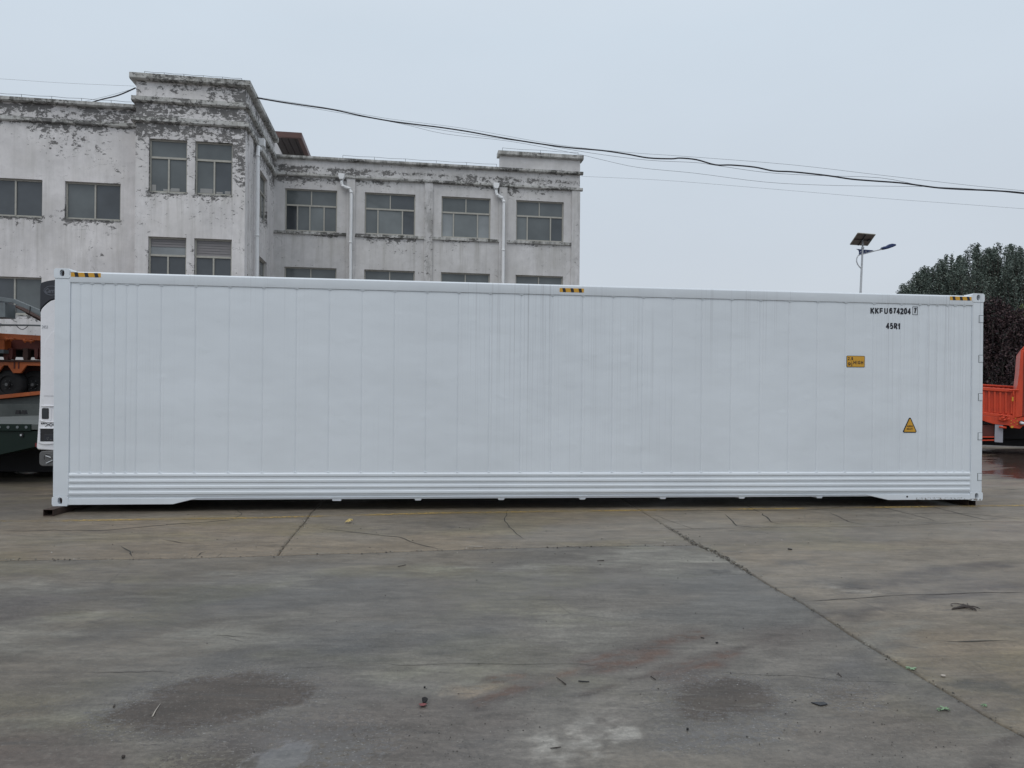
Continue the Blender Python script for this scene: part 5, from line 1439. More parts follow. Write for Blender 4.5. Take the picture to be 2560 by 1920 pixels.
conductor([(aP0 + 0.1, TW, ZPt), (aRR - 0.1, TW, ZPt)], 0.16, 2)
# ================================================================== LEFT: TRAILERS AND RAMP BEHIND THE CONTAINER END
def wheel(parent, x, y, z, r_, w_, ax='y', hub=True):
    mb = MB(); d = Vector((0, 1, 0)) if ax == 'y' else Vector((1, 0, 0))
    c = Vector((x, y, z))
    prof = [(r_ * 0.62, 0), (r_ * 0.9, 0), (r_, w_ * 0.14), (r_, w_ * 0.86), (r_ * 0.9, w_), (r_ * 0.62, w_)]
    n = 28
    e1 = Vector((1, 0, 0)) if ax == 'y' else Vector((0, 1, 0))
    V = []
    for k in range(n):
        a = 2 * math.pi * k / n; q = e1 * math.cos(a) + Vector((0, 0, 1)) * math.sin(a)
        V += [tuple(c + q * p[0] + d * p[1]) for p in prof]
    m_ = len(prof)
    mb.add(V, [(k * m_ + i, ((k + 1) % n) * m_ + i, ((k + 1) % n) * m_ + i + 1, k * m_ + i + 1) for k in range(n) for i in range(m_ - 1)])
    t = mb.build('tyre', M['rubber'], parent, smooth=True)
    h = MB(); h.tube([c + d * (w_ * 0.12), c + d * (w_ * 0.5)], r_ * 0.63, 20); h.tube([c - d * 0.04, c + d * (w_ * 0.2)], r_ * 0.2, 12)
    h.build('rim', M['rubber'], t, smooth=False)
    if hub:
        hb = MB(); hb.tube([c - d * 0.06, c - d * 0.04], r_ * 0.11, 10)
        for k in range(6):
            a = k * math.pi / 3; hb.tube([c - d * 0.02 + e1 * math.cos(a) * r_ * 0.3 + Vector((0, 0, math.sin(a) * r_ * 0.3)), c + d * 0.02 + e1 * math.cos(a) * r_ * 0.3 + Vector((0, 0, math.sin(a) * r_ * 0.3))], r_ * 0.025, 5)
        hb.build('hub', M['unitgrey'], t)
    return t

# dark green flatbed: its tail faces the yard, boarded deck running away
YG = 11.2
fg = Frame(PT(82, 1060, YG)[0], YG, 0, rad(0.5))
gt = root('flatbed_trailer', fg, label='dark green flatbed trailer with grey boarded deck left of the container', cat='trailer')
P = lambda u, v: fg.onY(u, v)
x93 = P(92, 1060)[0]
zd = P(40, 1060)[1]; zd2 = P(40, 1077)[1]
MB().box(-3.2, P(80, 1060)[0], -0.03, 0.06, zd2, zd).build('tail_plate', M['green'], gt, bevel=0.004)
for u in (2, 24, 47, 69):
    q = P(u, 1067.8); MB().disc((q[0], -0.031, q[1]), (0, -1, 0), 0.022, 16, h=0.006).build('reflector_disc', M['greysteel'], gt)
for u in (-21, -43): q = P(u, 1067.8); MB().disc((q[0], -0.031, q[1]), (0, -1, 0), 0.022, 16, h=0.006).build('reflector_disc', M['greysteel'], gt)
MB().box(P(80.5, 1060)[0], x93 + 0.35, -0.02, 0.5, zd2 + 0.02, zd).build('side_rail', M['deck'], gt, bevel=0.004)
bz = lambda u, v: P(u, v)
MB().prism([(-3.2, P(0, 1170)[1]), (P(0, 1137)[0], P(0, 1137)[1]), (P(90, 1117)[0], P(90, 1117)[1]), (x93 + 0.33, P(90, 1108)[1]), (x93 + 0.33, zd2 + 0.018), (P(80, 1078)[0], zd2 - 0.002), (-3.2, zd2 - 0.002)], 0.0, 0.35).build('rear_crossmember', M['green'], gt, bevel=0.008)
q = P(55, 1087.5); MB().disc((q[0], -0.02, q[1]), (0, -1, 0), 0.014, 12, h=0.01).build('marker_lamp', M['galv'], gt); MB().disc((q[0], 0.0, q[1]), (0, -1, 0), 0.032, 14, h=0.018).build('lamp_base', M['black'], gt)
q = P(89, 1112); MB().box(q[0], q[0] + 0.05, -0.012, 0.02, q[1] - 0.03, q[1] + 0.03).build('red_reflector', plain('red_plastic', (0.16, 0.01, 0.01), 0.4), gt)
yy = 0.07
for k in range(11):
    MB().box(-3.2, x93 + 0.33, yy, yy + 0.80, zd - 0.04 + 0.0006 * (k % 3), zd - 0.004 + 0.003 * (k % 2)).build('deck_board', M['deck'], gt, bevel=0.006)
    yy += 0.815
for u, v in ((51, 1004.5), (66, 1003.5)):
    d_ = ray(u, 1007); t_ = (zd - H) / d_[2]; wx, wy = d_[0] * min(t_, 8 / F * 2.2), 17.0
    pw = PT(u, v + 4, 17.0)
    MB().prism([(-0.05, 0), (0.05, 0), (0.028, 0.1), (-0.028, 0.1)], 0, 0.09, Matrix.Translation((pw.x - fg.o[0] - 0.0, pw.y - fg.o[1], zd))).build('lashing_block', M['dark'], gt)
MB().box(-3.2, x93 + 0.2, 0.36, 8.9, zd - 0.30, zd - 0.045).build('chassis', M['green'], gt)
MB().box(-3.2, x93 - 0.35, 1.1, 1.7, 0.10, zd - 0.31).build('light_blocker', M['dark'], gt, bevel=0.01)  # added dark box, blocks light passing under the trailer
MB().box(-3.2, x93 + 0.25, 5.8, 6.2, 0.08, zd - 0.31).build('rear_light_blocker', M['dark'], gt)  # second added box, closes the open back against light
for k, y in enumerate((2.4, 3.7, 5.0)):
    wheel(gt, x93 - 0.0, y + 0.0, 0.42, 0.42, 0.28, 'x', hub=False)
    wheel(gt, x93 - 2.3, y, 0.42, 0.42, 0.28, 'x', hub=False)
    MB().tube([(x93 - 2.3, y, 0.42), (x93, y, 0.42)], 0.07, 8).build('axle', M['dark'], gt)

# stacked orange trailers
YO = 20.0
fo = Frame(PT(99, 960, YO)[0], YO, 0, rad(-2))
low_ = root('stacked_trailer', fo, label='lower orange trailer of the stack with black tyres beside the left end', cat='trailer', group='stacked orange trailers')
Q = lambda u, v: fo.onY(u, v)
zb = Q(50, 932)[1]; ztp = Q(50, 906)[1]
# bottom grey bed with an orange sloping lip, resting low
MB().box(-4.6, 0.5, -0.3, 2.6, 0.55, Q(50, 1010)[1]).build('lower_bed', M['deck'], low_, bevel=0.01)
za_, zb_0 = Q(0, 1003), Q(95, 986)
mb = MB(); mb.prism([(-4.6, za_[1] - 0.35), (0.5, zb_0[1] + 0.02), (0.5, zb_0[1] + 0.12), (-4.6, za_[1] - 0.22)], -0.34, -0.20); mb.build('orange_lip', M['orange'], low_, bevel=0.008)
mb = MB(); mb.prism([(-4.6, za_[1] - 0.36), (0.5, zb_0[1] + 0.0), (0.5, Q(50, 1010)[1]), (-4.6, Q(50, 1010)[1])][::-1], -0.2, 0.4); mb.build('bed_side', M['deck'], low_)
# running gear seen end on
for k, u in enumerate((-38, 8, 60, 108)):
    q = Q(u, 962); wheel(low_, q[0] - 0.28, -0.25 + 0.25 * (k % 2), q[1], 0.40, 0.3, 'y')
    q2 = Q(u + 26, 958); wheel(low_, q2[0] - 0.2, 0.6, q2[1], 0.42, 0.3, 'y', hub=False)
for x in (-4, -2.9, -1.8, -0.7): MB().box(x, x + 0.14, 0.1, 0.3, 0.0, zb - 0.05).build('stand_leg', M['dark'], low_)
MB().box(-4.6, 0.5, 0.9, 1.1, 1.3, zb).build('axle_carrier', M['dark'], low_)
# main beam with dropped gussets
gus = [(-4.6, zb + 0.10), (-4.6, ztp)]
top = [(0.5, ztp + 0.02), (-4.6, ztp)]
low_pts = []
for c in (Q(-45, 925)[0], Q(10, 925)[0], Q(66, 925)[0]):
    low_pts += [(c - 0.27, zb + 0.19), (c - 0.12, zb - 0.02), (c + 0.10, zb - 0.02), (c + 0.26, zb + 0.19)]
MB().prism([(-4.6, zb + 0.20)] + low_pts + [(0.5, zb + 0.18), (0.5, ztp), (-4.6, ztp)], -0.36, -0.30).build('side_beam', M['orange'], low_, bevel=0.008)
for c in (Q(-45, 925)[0], Q(10, 925)[0], Q(66, 925)[0]):
    for dx in (-0.07, 0.05): MB().prism(rrect(c + dx - 0.02, c + dx + 0.02, zb + 0.1, zb + 0.28, 0.015), -0.372, -0.361).build('slot', M['maroon'], low_)
MB().box(-4.6, 0.5, -0.42, 2.4, ztp, ztp + 0.05).build('platform_plate', M['rustdark'], low_, bevel=0.005)
MB().box(-4.6, 0.5, 0.3, 0.4, zb - 0.2, ztp).build('cross_beam', M['maroon'], low_)

fu = Frame(PT(99, 860, YO - 0.4)[0], YO - 0.4, 0, rad(6))
up_ = root('stacked_trailer', fu, label='upper orange trailer of the stack with dark red underframe below the grey ramp', cat='trailer', group='stacked orange trailers')
Q2 = lambda u, v: fu.onY(u, v)
z1a, z0a = Q2(0, 832)[1], Q2(0, 846)[1]; z1b, z0b = Q2(99, 841)[1], Q2(99, 850)[1]
xL = Q2(-220, 840)[0]
MB().prism([(Q2(-2, 840)[0] - 3, z0a + 0.05), (0.5, z0b - 0.03), (0.5, z1b), (Q2(-2, 840)[0] - 3, z1a + 0.12)], -0.05, 0.1).build('top_beam', M['orange'], up_, bevel=0.01)
zz0, zz1 = Q2(50, 873)[1], Q2(50, 848)[1]
MB().box(-4.4, 0.5, 0.35, 0.45, zz0, zz1 + 0.02).build('underframe', M['maroon'], up_)
MB().box(-4.4, 0.5, 0.36, 2.6, zz0 + 0.3, zz0 + 0.35).build('underframe', M['maroon'], up_)
MB().box(-4.4, 0.5, 0.9, 1.2, zz0 - 0.16, zz0 + 0.2).build('underframe', M['dark'], up_)
q = Q2(0, 855); MB().box(q[0] - 0.6, Q2(12.5, 855)[0], -0.03, 0.3, Q2(0, 874)[1], zz1 + 0.02).build('corner_column', M['orange'], up_, bevel=0.01)
q = Q2(0, 879); MB().box(q[0] - 0.8, Q2(15, 879)[0], -0.12, 0.2, Q2(0, 883.5)[1], Q2(0, 874.5)[1]).build('grey_plate', M['greysteel'], up_, bevel=0.008)
for u in (8, 20, 57, 84, 96):
    x, zt_4 = Q2(u, 870); zb_4 = Q2(u, 902 if u in (8, 57) else 898)[1]; ww = 0.055 if u in (8, 57) else 0.04
    MB().prism([(x - ww * 0.7, zb_4), (x + ww * 0.7, zb_4), (x + ww * 1.3, zb_4 + 0.12), (x + ww * 1.2, zt_4), (x - ww * 1.2, zt_4), (x - ww * 1.3, zb_4 + 0.12)], 0.12, 0.3).build('landing_leg', M['maroon'] if u != 57 else M['rustdark'], up_, bevel=0.008)
for u, v in ((21, 848), (34, 848), (68, 852), (82, 853)):
    x, z = Q2(u, v); MB().tube([(x - 0.07, -0.06, z), (x + 0.07, -0.06, z)], 0.03, 10).tube([(x - 0.02, -0.06, z - 0.06), (x - 0.02, -0.06, z + 0.05)], 0.025, 8).build('chain_lug', M['orange'], up_, smooth=True)
for u in (35, 50): x, z = Q2(u, 872); MB().box(x - 0.35, x + 0.35, 0.34, 0.36, z, z + 0.02).build('brace', M['rustdark'], up_)

# grey folding loading ramp with rusty underside, over the trailers
YRp = 18.6
fr2 = Frame(PT(99, 780, YRp)[0], YRp, 0, rad(-1))
rmp = root('loading_ramp', fr2, label='grey steel loading ramp sloping down to the right over the orange trailers', cat='ramp')
W = lambda u, v, y=0: fr2.onY(u, v, y)
def pr(name, px, mat_, y0, y1, bev=0.006): MB().prism([W(*p) for p in px], y0, y1).build(name, mat_, rmp, bevel=bev)
pr('side_channel', [(-250, 739), (0, 742), (33, 747), (100, 775.5), (240, 836), (240, 848), (100, 787.5), (31, 756.5), (0, 753), (-250, 750)], M['greysteel'], 0.0, 0.12)
pr('side_channel', [(30, 757.5), (100, 795), (240, 868), (240, 876), (100, 800), (30, 761)], M['greysteel'], 0.35, 0.5)
pr('ramp_post', [(-40, 757), (11.5, 757), (11.5, 793), (-40, 793)], M['greysteel'], 0.02, 0.4)
# rusty deck underside: sloping sheet with ribs
a_, b_ = W(22, 760, 0.5), W(104, 803, 0.5)
dx_, dz_ = b_[0] - a_[0], b_[1] - a_[1]
for k in range(9):
    t0, t1 = k / 9 * 1.8, (k + 0.86) / 9 * 1.8
    y0_, y1_ = 0.5, 3.2
    V = [(a_[0] + dx_ * t, y, a_[1] + dz_ * t - 0.25 * (y > 1) + h) for h in (0, 0.03) for y in (y0_, y1_) for t in (t0, t1)]
    MB().add(V, [(0, 2, 3, 1), (4, 5, 7, 6), (0, 1, 5, 4), (2, 6, 7, 3), (0, 4, 6, 2), (1, 3, 7, 5)]).build('underside_plate', M['rustdark'], rmp)
for y in (1.2, 2.0, 2.8):
    MB().tube([(a_[0], y, a_[1] - 0.02 - 0.1 * y), (a_[0] + dx_ * 1.7, y, a_[1] + dz_ * 1.7 - 0.02 - 0.1 * y)], 0.05, 6).build('underside_bar', M['rust'], rmp)
pr('lower_cross_bar', [(-250, 803), (40, 806), (240, 812), (240, 815), (40, 809.5), (-250, 808)], M['greysteel'], 0.5, 0.6, 0.003)
for u in (-60, 220): x, z = W(u, 800); MB().box(x - 0.08, x + 0.08, 0.45, 0.65, 0, z + 0.3).build('support_post', M['greysteel'], rmp)
q1, q2 = W(76, 766), W(75, 783); MB().tube([(q1[0], -0.01, q1[1]), (q2[0], -0.01, q2[1])], 0.01, 5).build('lock_pin', M['dark'], rmp)
pp_ = [W(6 + 32 * k / 8, 808 + 11 * math.sin(math.pi * k / 8)) for k in range(9)]
tag(MB().tube([(a, 0.5, z) for a, z in pp_], 0.009, 5).build('wire_loop', M['cable'], rmp), None)

# ================================================================== RIGHT: ORANGE-RED DROPSIDE TRAILER
YT2 = 20.0
p_ = PT(2543, 965, YT2)
ft = Frame(p_[0], YT2, 0, rad(-33))
dt = root('dropside_trailer', ft, label='bright orange red dropside trailer with ribbed side gate right of the container', cat='trailer')
T = lambda u, v, y=0: ft.onY(u, v, y)
def tp(name, px, mat_, y0, y1, par=None, bev=0.01): return MB().prism([T(*p) for p in px], y0, y1).build(name, mat_, par or dt, bevel=bev)
RO = M['redorange']
# gate: frame, panels between ribs
gate = tp('side_gate', [(2300, 1020), (2536, 1045), (2538, 973), (2300, 957)], RO, 0.05, 0.10)
tp('top_rail', [(2300, 965.5), (2538, 981), (2538, 973.5), (2300, 957.5)], RO, -0.03, 0.049)
tp('bottom_rail', [(2300, 1026), (2458, 1038), (2532, 1047), (2534, 1039.5), (2458, 1030), (2300, 1017)], RO, -0.02, 0.049)
tp('gate_edge', [(2531, 1046), (2537, 1047), (2539, 976), (2533, 976)], RO, -0.025, 0.049)
for u in range(2330, 2530, 14):
    k = (u - 2458) / 80
    v0, v1 = 967 + 10 * max(min((u - 2300) / 238, 1), 0) * 1.4, 1020 + 16 * (u - 2300) / 238
    tp('gate_rib', [(u, v1), (u + 6, v1 + .5), (u + 6, v0 + 1), (u, v0)], RO, -0.005, 0.049, gate, 0.012)
# far side gate above
fgx = tp('far_side_gate', [(2300, 975), (2542, 975), (2543, 960.5), (2300, 946)], RO, 2.3, 2.36)
tp('far_top_rail', [(2300, 951), (2543, 965), (2543, 960.5), (2300, 946)], RO, 2.22, 2.29)
for u in range(2330, 2530, 13): tp('gate_rib', [(u, 970), (u + 7, 970), (u + 7, 958 + (u - 2300) / 34), (u, 957.5 + (u - 2300) / 34)], RO, 2.24, 2.29, fgx, 0.006)
tp('deck_floor', [(2300, 1033), (2536, 1046), (2536, 1044), (2300, 1031)], M['maroon'], 0.11, 2.2)
# main side beam
tp('side_beam', [(2300, 1046), (2440, 1050), (2456, 1051.5), (2483, 1060), (2523, 1064), (2526, 1069), (2550, 1072), (2556, 1066), (2566, 1062), (2566, 1040), (2534, 1047), (2458, 1038.5), (2300, 1027)], RO, -0.02, 0.16)
# column and tall headboard
tp('headboard', [(2537, 1046), (2566, 1039), (2600, 1035), (2600, 862), (2551.5, 876.5), (2547.5, 930), (2543.5, 962), (2539, 974)], RO, -0.04, 2.4, None, 0.02)
tp('headboard_cap', [(2551.5, 876), (2600, 861), (2600, 846), (2559.5, 866)], RO, -0.02, 2.3)
tp('headboard_fold', [(2556, 1040), (2559, 1040), (2562, 880), (2559, 880)], M['maroon'], -0.052, -0.042)
# latch, seal, bolts, hinge
tp('latch_bar', [(2522, 976), (2547, 976.5), (2547, 973.8), (2522, 973.2)], RO, -0.10, -0.06)
tp('latch_handle', [(2531, 991), (2535, 987), (2535, 976), (2531.5, 976)], RO, -0.09, -0.05)
tp('lead_seal', [(2529, 1003), (2533.5, 1003), (2533.5, 992.5), (2529.5, 992.5)], M['yellow'], -0.10, -0.06, None, 0.006)
for u, v in ((2499, 1040), (2504, 1047), (2512, 1042), (2507, 1052), (2516, 1050)):
    x, z = T(u, v); MB().tube([(x, -0.09, z), (x + 0.07, -0.09, z + 0.05)], 0.02, 8).build('hinge_link', RO, dt, smooth=True)
tp('hinge_block', [(2496, 1050), (2504, 1052), (2516, 1054), (2517, 1040), (2497, 1037)], RO, -0.08, -0.03)
for u, v in ((2528, 1052), (2536, 1056), (2543, 1053), (2543, 1061), (2527.5, 1059), (2539, 1046)):
    x, z = T(u, v); MB().disc((x, -0.02, z), (0, -1, 0), 0.014, 8, h=0.02).build('bolt', M['yellow'], dt)
x, z = T(2530, 1067); MB().disc((x, -0.03, z), (0, -1, 0), 0.035, 10, h=0.03).build('amber_marker_lamp', M['yellow'], dt)
x, z = T(2553, 1057); MB().disc((x, -0.03, z), (0, -1, 0), 0.062, 16, h=0.05).build('coupling_socket', M['black'], dt)
MB().tube([(x, -0.08, z), (x + 0.02, -0.2, z - 0.01), (x + 0.16, -0.24, z - 0.02)], [0.05, 0.035, 0.03], 12).build('white_plug', M['unitwhite'], dt, smooth=True)
x, z = T(2497, 1067); MB().tube([(x, -0.06, z), (T(2516, 1069)[0], -0.06, z - 0.02)], 0.03, 8).build('tie_bar', RO, dt, smooth=True)
# mud flap, toolbox, under-run guard
tp('mud_flap', [(2486, 1105), (2507, 1106.5), (2508, 1060), (2487.5, 1060)], M['pale'], 0.0, 0.02, None, 0.003)
tp('toolbox', [(2300, 1094), (2486, 1094), (2486, 1062), (2300, 1062)], M['maroon'], 0.1, 0.6)
tp('guard_rail', [(2300, 1096), (2486, 1094), (2486, 1091), (2300, 1093)], RO, 0.02, 0.06, None, 0.004)
tp('guard_rail', [(2300, 1104), (2486, 1102), (2486, 1099), (2300, 1101)], RO, 0.02, 0.06, None, 0.004)
MB().box(-6, 2.2, 0.85, 1.9, 0.22, 0.85).build('chassis', M['dark'], dt)
tp('chassis', [(2300, 1100), (2600, 1100), (2600, 1070), (2300, 1062)], M['dark'], 0.7, 1.7)
for x, y in ((-3.6, 0.15), (-2.4, 0.15), (-3.6, 1.9), (-2.4, 1.9)): wheel(dt, x, y, 0.47, 0.47, 0.3, 'y', hub=True)
for x in (0.35, 0.75): 
    for y in (0.2, 1.8): MB().box(x - 0.07, x + 0.07, y, y + 0.16, 0.0, 0.8).build('landing_leg', M['maroon'], dt)
wheel(dt, 1.3, 0.4, 0.47, 0.47, 0.3, 'y')

# ================================================================== SOLAR STREET LAMP
YS = 28.0
base = PT(2138, HY + 8 + 1.425 * F / YS, YS)
sl_ = root('solar_street_lamp', None, loc=(base.x, YS, 0), label='solar street lamp with tilted panel and navy blue lamp head above the container', cat='street lamp')
def S(u, v, y=0.0):
    p = PT(u, v, YS + y); return (p.x - base.x, y, p.z)
z4 = lambda x, y: (2060 + x / 4.424, 540 + y / 4.424)
top = S(*z4(430, 252))
pole = MB().tube([(0, 0, 0), S(*z4(405, 835)), S(*z4(424, 420)), top], [0.075, 0.042, 0.036, 0.034], 12).build('pole', M['galv'], sl_, smooth=True)
MB().tube([S(*z4(427, 362)), S(*z4(428, 345))], 0.06, 12).build('pole_clamp', M['galv'], sl_)
MB().tube([S(*z4(*p)) for p in ((412, 580), (395, 565), (372, 535), (360, 500), (362, 468), (376, 440), (400, 427), (430, 421), (480, 408), (560, 386), (640, 368))], 0.022, 8).build('lamp_arm', M['galv'], sl_, smooth=True)
mb = MB(); mb.prism([S(*z4(*p))[::2] for p in ((384, 432), (400, 424), (470, 406), (545, 384), (540, 380), (365, 368), (382, 380), (388, 400))], -0.012, 0.012); br = mb.build('bracket_plate', M['navy'], sl_)
for p in ((403, 397), (461, 391)): c = S(*z4(*p)); MB().tube([(c[0], -0.02, c[2]), (c[0], 0.02, c[2])], 0.026, 12).build('bracket_hole', M['pale'], br)
MB().tube([S(*z4(360, 367)), S(*z4(545, 382))], 0.012, 6).build('bracket_rod', M['navy'], sl_)
hp = [(632, 368), (660, 372), (720, 358), (775, 338), (792, 326), (780, 313), (740, 309), (705, 318), (680, 338), (650, 341), (634, 350)]
lh = MB().prism([S(*z4(*p))[::2] for p in hp], -0.10, 0.10).build('lamp_head', M['navy'], sl_, bevel=0.035, seg=3)
MB().prism([S(*z4(*p))[::2] for p in ((690, 364), (770, 338), (768, 330), (690, 352))], -0.07, 0.07).build('lamp_glass', M['pale'], lh)
MB().tube([S(*z4(640, 357)), S(*z4(655, 353))], 0.05, 10).build('arm_socket', M['galv'], lh)
pc = [S(*z4(290, 313), 0.55), S(*z4(482, 325), 0.55), S(*z4(567, 205), -0.55), S(*z4(375, 188), -0.55)]
pc = [Vector(p) for p in pc]; nrm = (pc[1] - pc[0]).cross(pc[3] - pc[0]).normalized()
if nrm.z < 0: nrm = -nrm
mb = MB(); mb.add([tuple(p) for p in pc] + [tuple(p + nrm * 0.02) for p in pc], [(3, 2, 1, 0), (4, 5, 6, 7), (0, 1, 5, 4), (1, 2, 6, 5), (2, 3, 7, 6), (3, 0, 4, 7)])
sp_ = mb.build('solar_panel', M['solar'], sl_)
mb = MB()
for i in range(4): mb.tube([pc[i], pc[(i + 1) % 4]], 0.022, 4)
mb.build('panel_frame', M['alu'], sp_)
mid = lambda a, b, t: a.lerp(b, t) - nrm * 0.02
MB().tube([mid(pc[0], pc[1], 0.46), mid(pc[3], pc[2], 0.46)], 0.02, 5).tube([mid(pc[0], pc[3], 0.5), mid(pc[1], pc[2], 0.5)], 0.014, 5).build('panel_bar', M['dark'], sp_)
c = mid(pc[1], pc[2], 0.55); MB().box(c.x - 0.17, c.x - 0.05, c.y - 0.06, c.y + 0.06, c.z - 0.05, c.z).build('junction_box', M['black'], sp_)

# ================================================================== OVERHEAD CABLES
def cable(name, pts, r_, lab, mat_=None, grp='overhead cables', wig=0.0, seed=0, sub_=4):
    P = [PT(u, v, Y) for u, v, Y in pts]
    path = []
    n = len(P)
    for i in range(n - 1):
        p0, p1, p2, p3 = P[max(i - 1, 0)], P[i], P[i + 1], P[min(i + 2, n - 1)]
        for k in range(sub_):
            t = k / sub_
            path.append(0.5 * ((2 * p1) + (p2 - p0) * t + (2 * p0 - 5 * p1 + 4 * p2 - p3) * t * t + (3 * p1 - p0 - 3 * p2 + p3) * t ** 3))
    path.append(P[-1])
    return tag(MB().tube(path, r_ * (0.95 if r_ > 0.02 else 0.62), 6).build(name, mat_ or M['cable'], None, smooth=True), lab, 'cable', grp)
D = 1.1573
yy_ = lambda u: 25.5 - (u - 640) / 1920 * 5.0
def C(pts, dv=0): return [(x * D, y * D + dv, yy_(x * D)) for x, y in pts]
main = [(553, 211), (600, 219), (660, 228), (720, 237), (780, 250), (840, 261), (900, 269), (950, 275), (1010, 284), (1070, 295), (1130, 305), (1190, 314), (1240, 320), (1300, 325), (1355, 333), (1400, 341), (1450, 343), (1469, 341.5), (1505, 345), (1545, 356), (1580, 356.5), (1630, 361), (1670, 369), (1710, 371), (1760, 376), (1800, 381), (1840, 387), (1890, 391), (1945, 395), (1990, 401), (2030, 406), (2080, 409), (2130, 411), (2180, 414), (2212, 417), (2330, 428)]
cable('cable', C(main), 0.024, 'thick black cable sagging across the sky from the tower corner to the right')
cable('cable', C([(553, 209.5), (700, 232), (840, 256.5), (1000, 277), (1200, 312), (1355, 329), (1469, 337), (1700, 355), (1900, 378), (2100, 401), (2212, 412), (2330, 423)]), 0.007, 'thin support wire running just above the thick black cable', M['wire'])
cable('cable', C([(562, 214), (700, 238), (860, 266), (960, 289), (1100, 305), (1240, 331), (1300, 345), (1380, 362), (1500, 374), (1650, 393), (1780, 400), (1900, 402), (2000, 403)]), 0.008, 'lowest loose grey wire sagging below the thick black cable', M['wire'])
cable('cable', C([(840, 262), (1000, 288), (1150, 309), (1280, 331), (1400, 346), (1500, 351), (1545, 357), (1650, 372), (1760, 379), (1900, 384), (2000, 402), (2100, 408), (2212, 419), (2330, 431)]), 0.009, 'loose dark wire looping against the underside of the thick black cable', M['wire'])
cable('cable', C([(1256, 381), (1350, 385), (1469, 392), (1700, 411), (1900, 428), (2050, 439), (2212, 451), (2330, 459)]), 0.005, 'faint single wire low in the sky from the right building corner', M['wire'])
cable('cable', [(175 * D, 229 * D, 27.0), (215 * D, 216 * D, 26.0), (255 * D, 206 * D, 25.2), (292.5 * D, 190 * D, 24.6)], 0.024, 'short thick black cable dropping from the tower to the left roof')
cable('cable', [(160 * D, 224 * D, 27.0), (230 * D, 208 * D, 26.0), (292.5 * D, 190.5 * D, 24.6)], 0.007, 'thin wire beside the short cable left of the tower', M['wire'])
cable('cable', [(-120, 192, 27.0), (0, 197, 27.0), (150, 207, 27.0), (290 * D, 186 * D, 24.6)], 0.006, 'thin wire crossing the sky left of the tower', M['wire'])

# ================================================================== TREES
def leaf_mat(name, rough=0.7):
    m, nt, b, oc = start(name)
    nt.links.new(N(nt, 'Attribute', attribute_name='tone').outputs['Color'], b.inputs['Base Color'])
    b.inputs['Roughness'].default_value = rough; b.inputs['Specular IOR Level'].default_value = 0.3
    return m
M['leaf'] = leaf_mat('foliage')
def leaves(name, pos, size, cols, parent, seed):
    r = np.random.default_rng(seed); n = len(pos)
    a = r.normal(size=(n, 3)); a /= np.linalg.norm(a, axis=1)[:, None]
    b = np.cross(a, r.normal(size=(n, 3))); b /= np.linalg.norm(b, axis=1)[:, None]
    s = size * (0.6 + 0.8 * r.random((n, 1)))
    P = np.stack([pos - a * s, pos + b * s * 0.6, pos + a * s, pos - b * s * 0.6], 1).reshape(-1, 3)
    me = bpy.data.meshes.new(name)
    me.vertices.add(4 * n); me.vertices.foreach_set('co', P.ravel())
    me.loops.add(4 * n); me.loops.foreach_set('vertex_index', np.arange(4 * n, dtype=np.int32))
    me.polygons.add(n); me.polygons.foreach_set('loop_start', np.arange(0, 4 * n, 4, dtype=np.int32)); me.update(calc_edges=True)
    ci = r.integers(0, len(cols), n); cc = np.array(cols)[ci] * (0.7 + 0.6 * r.random((n, 1)))
    ca = me.color_attributes.new('tone', 'FLOAT_COLOR', 'POINT')
    ca.data.foreach_set('color', np.concatenate([np.repeat(cc, 4, 0), np.ones((4 * n, 1))], 1).ravel())
    me.materials.append(M['leaf'])
    return link_mesh(name, me, parent)
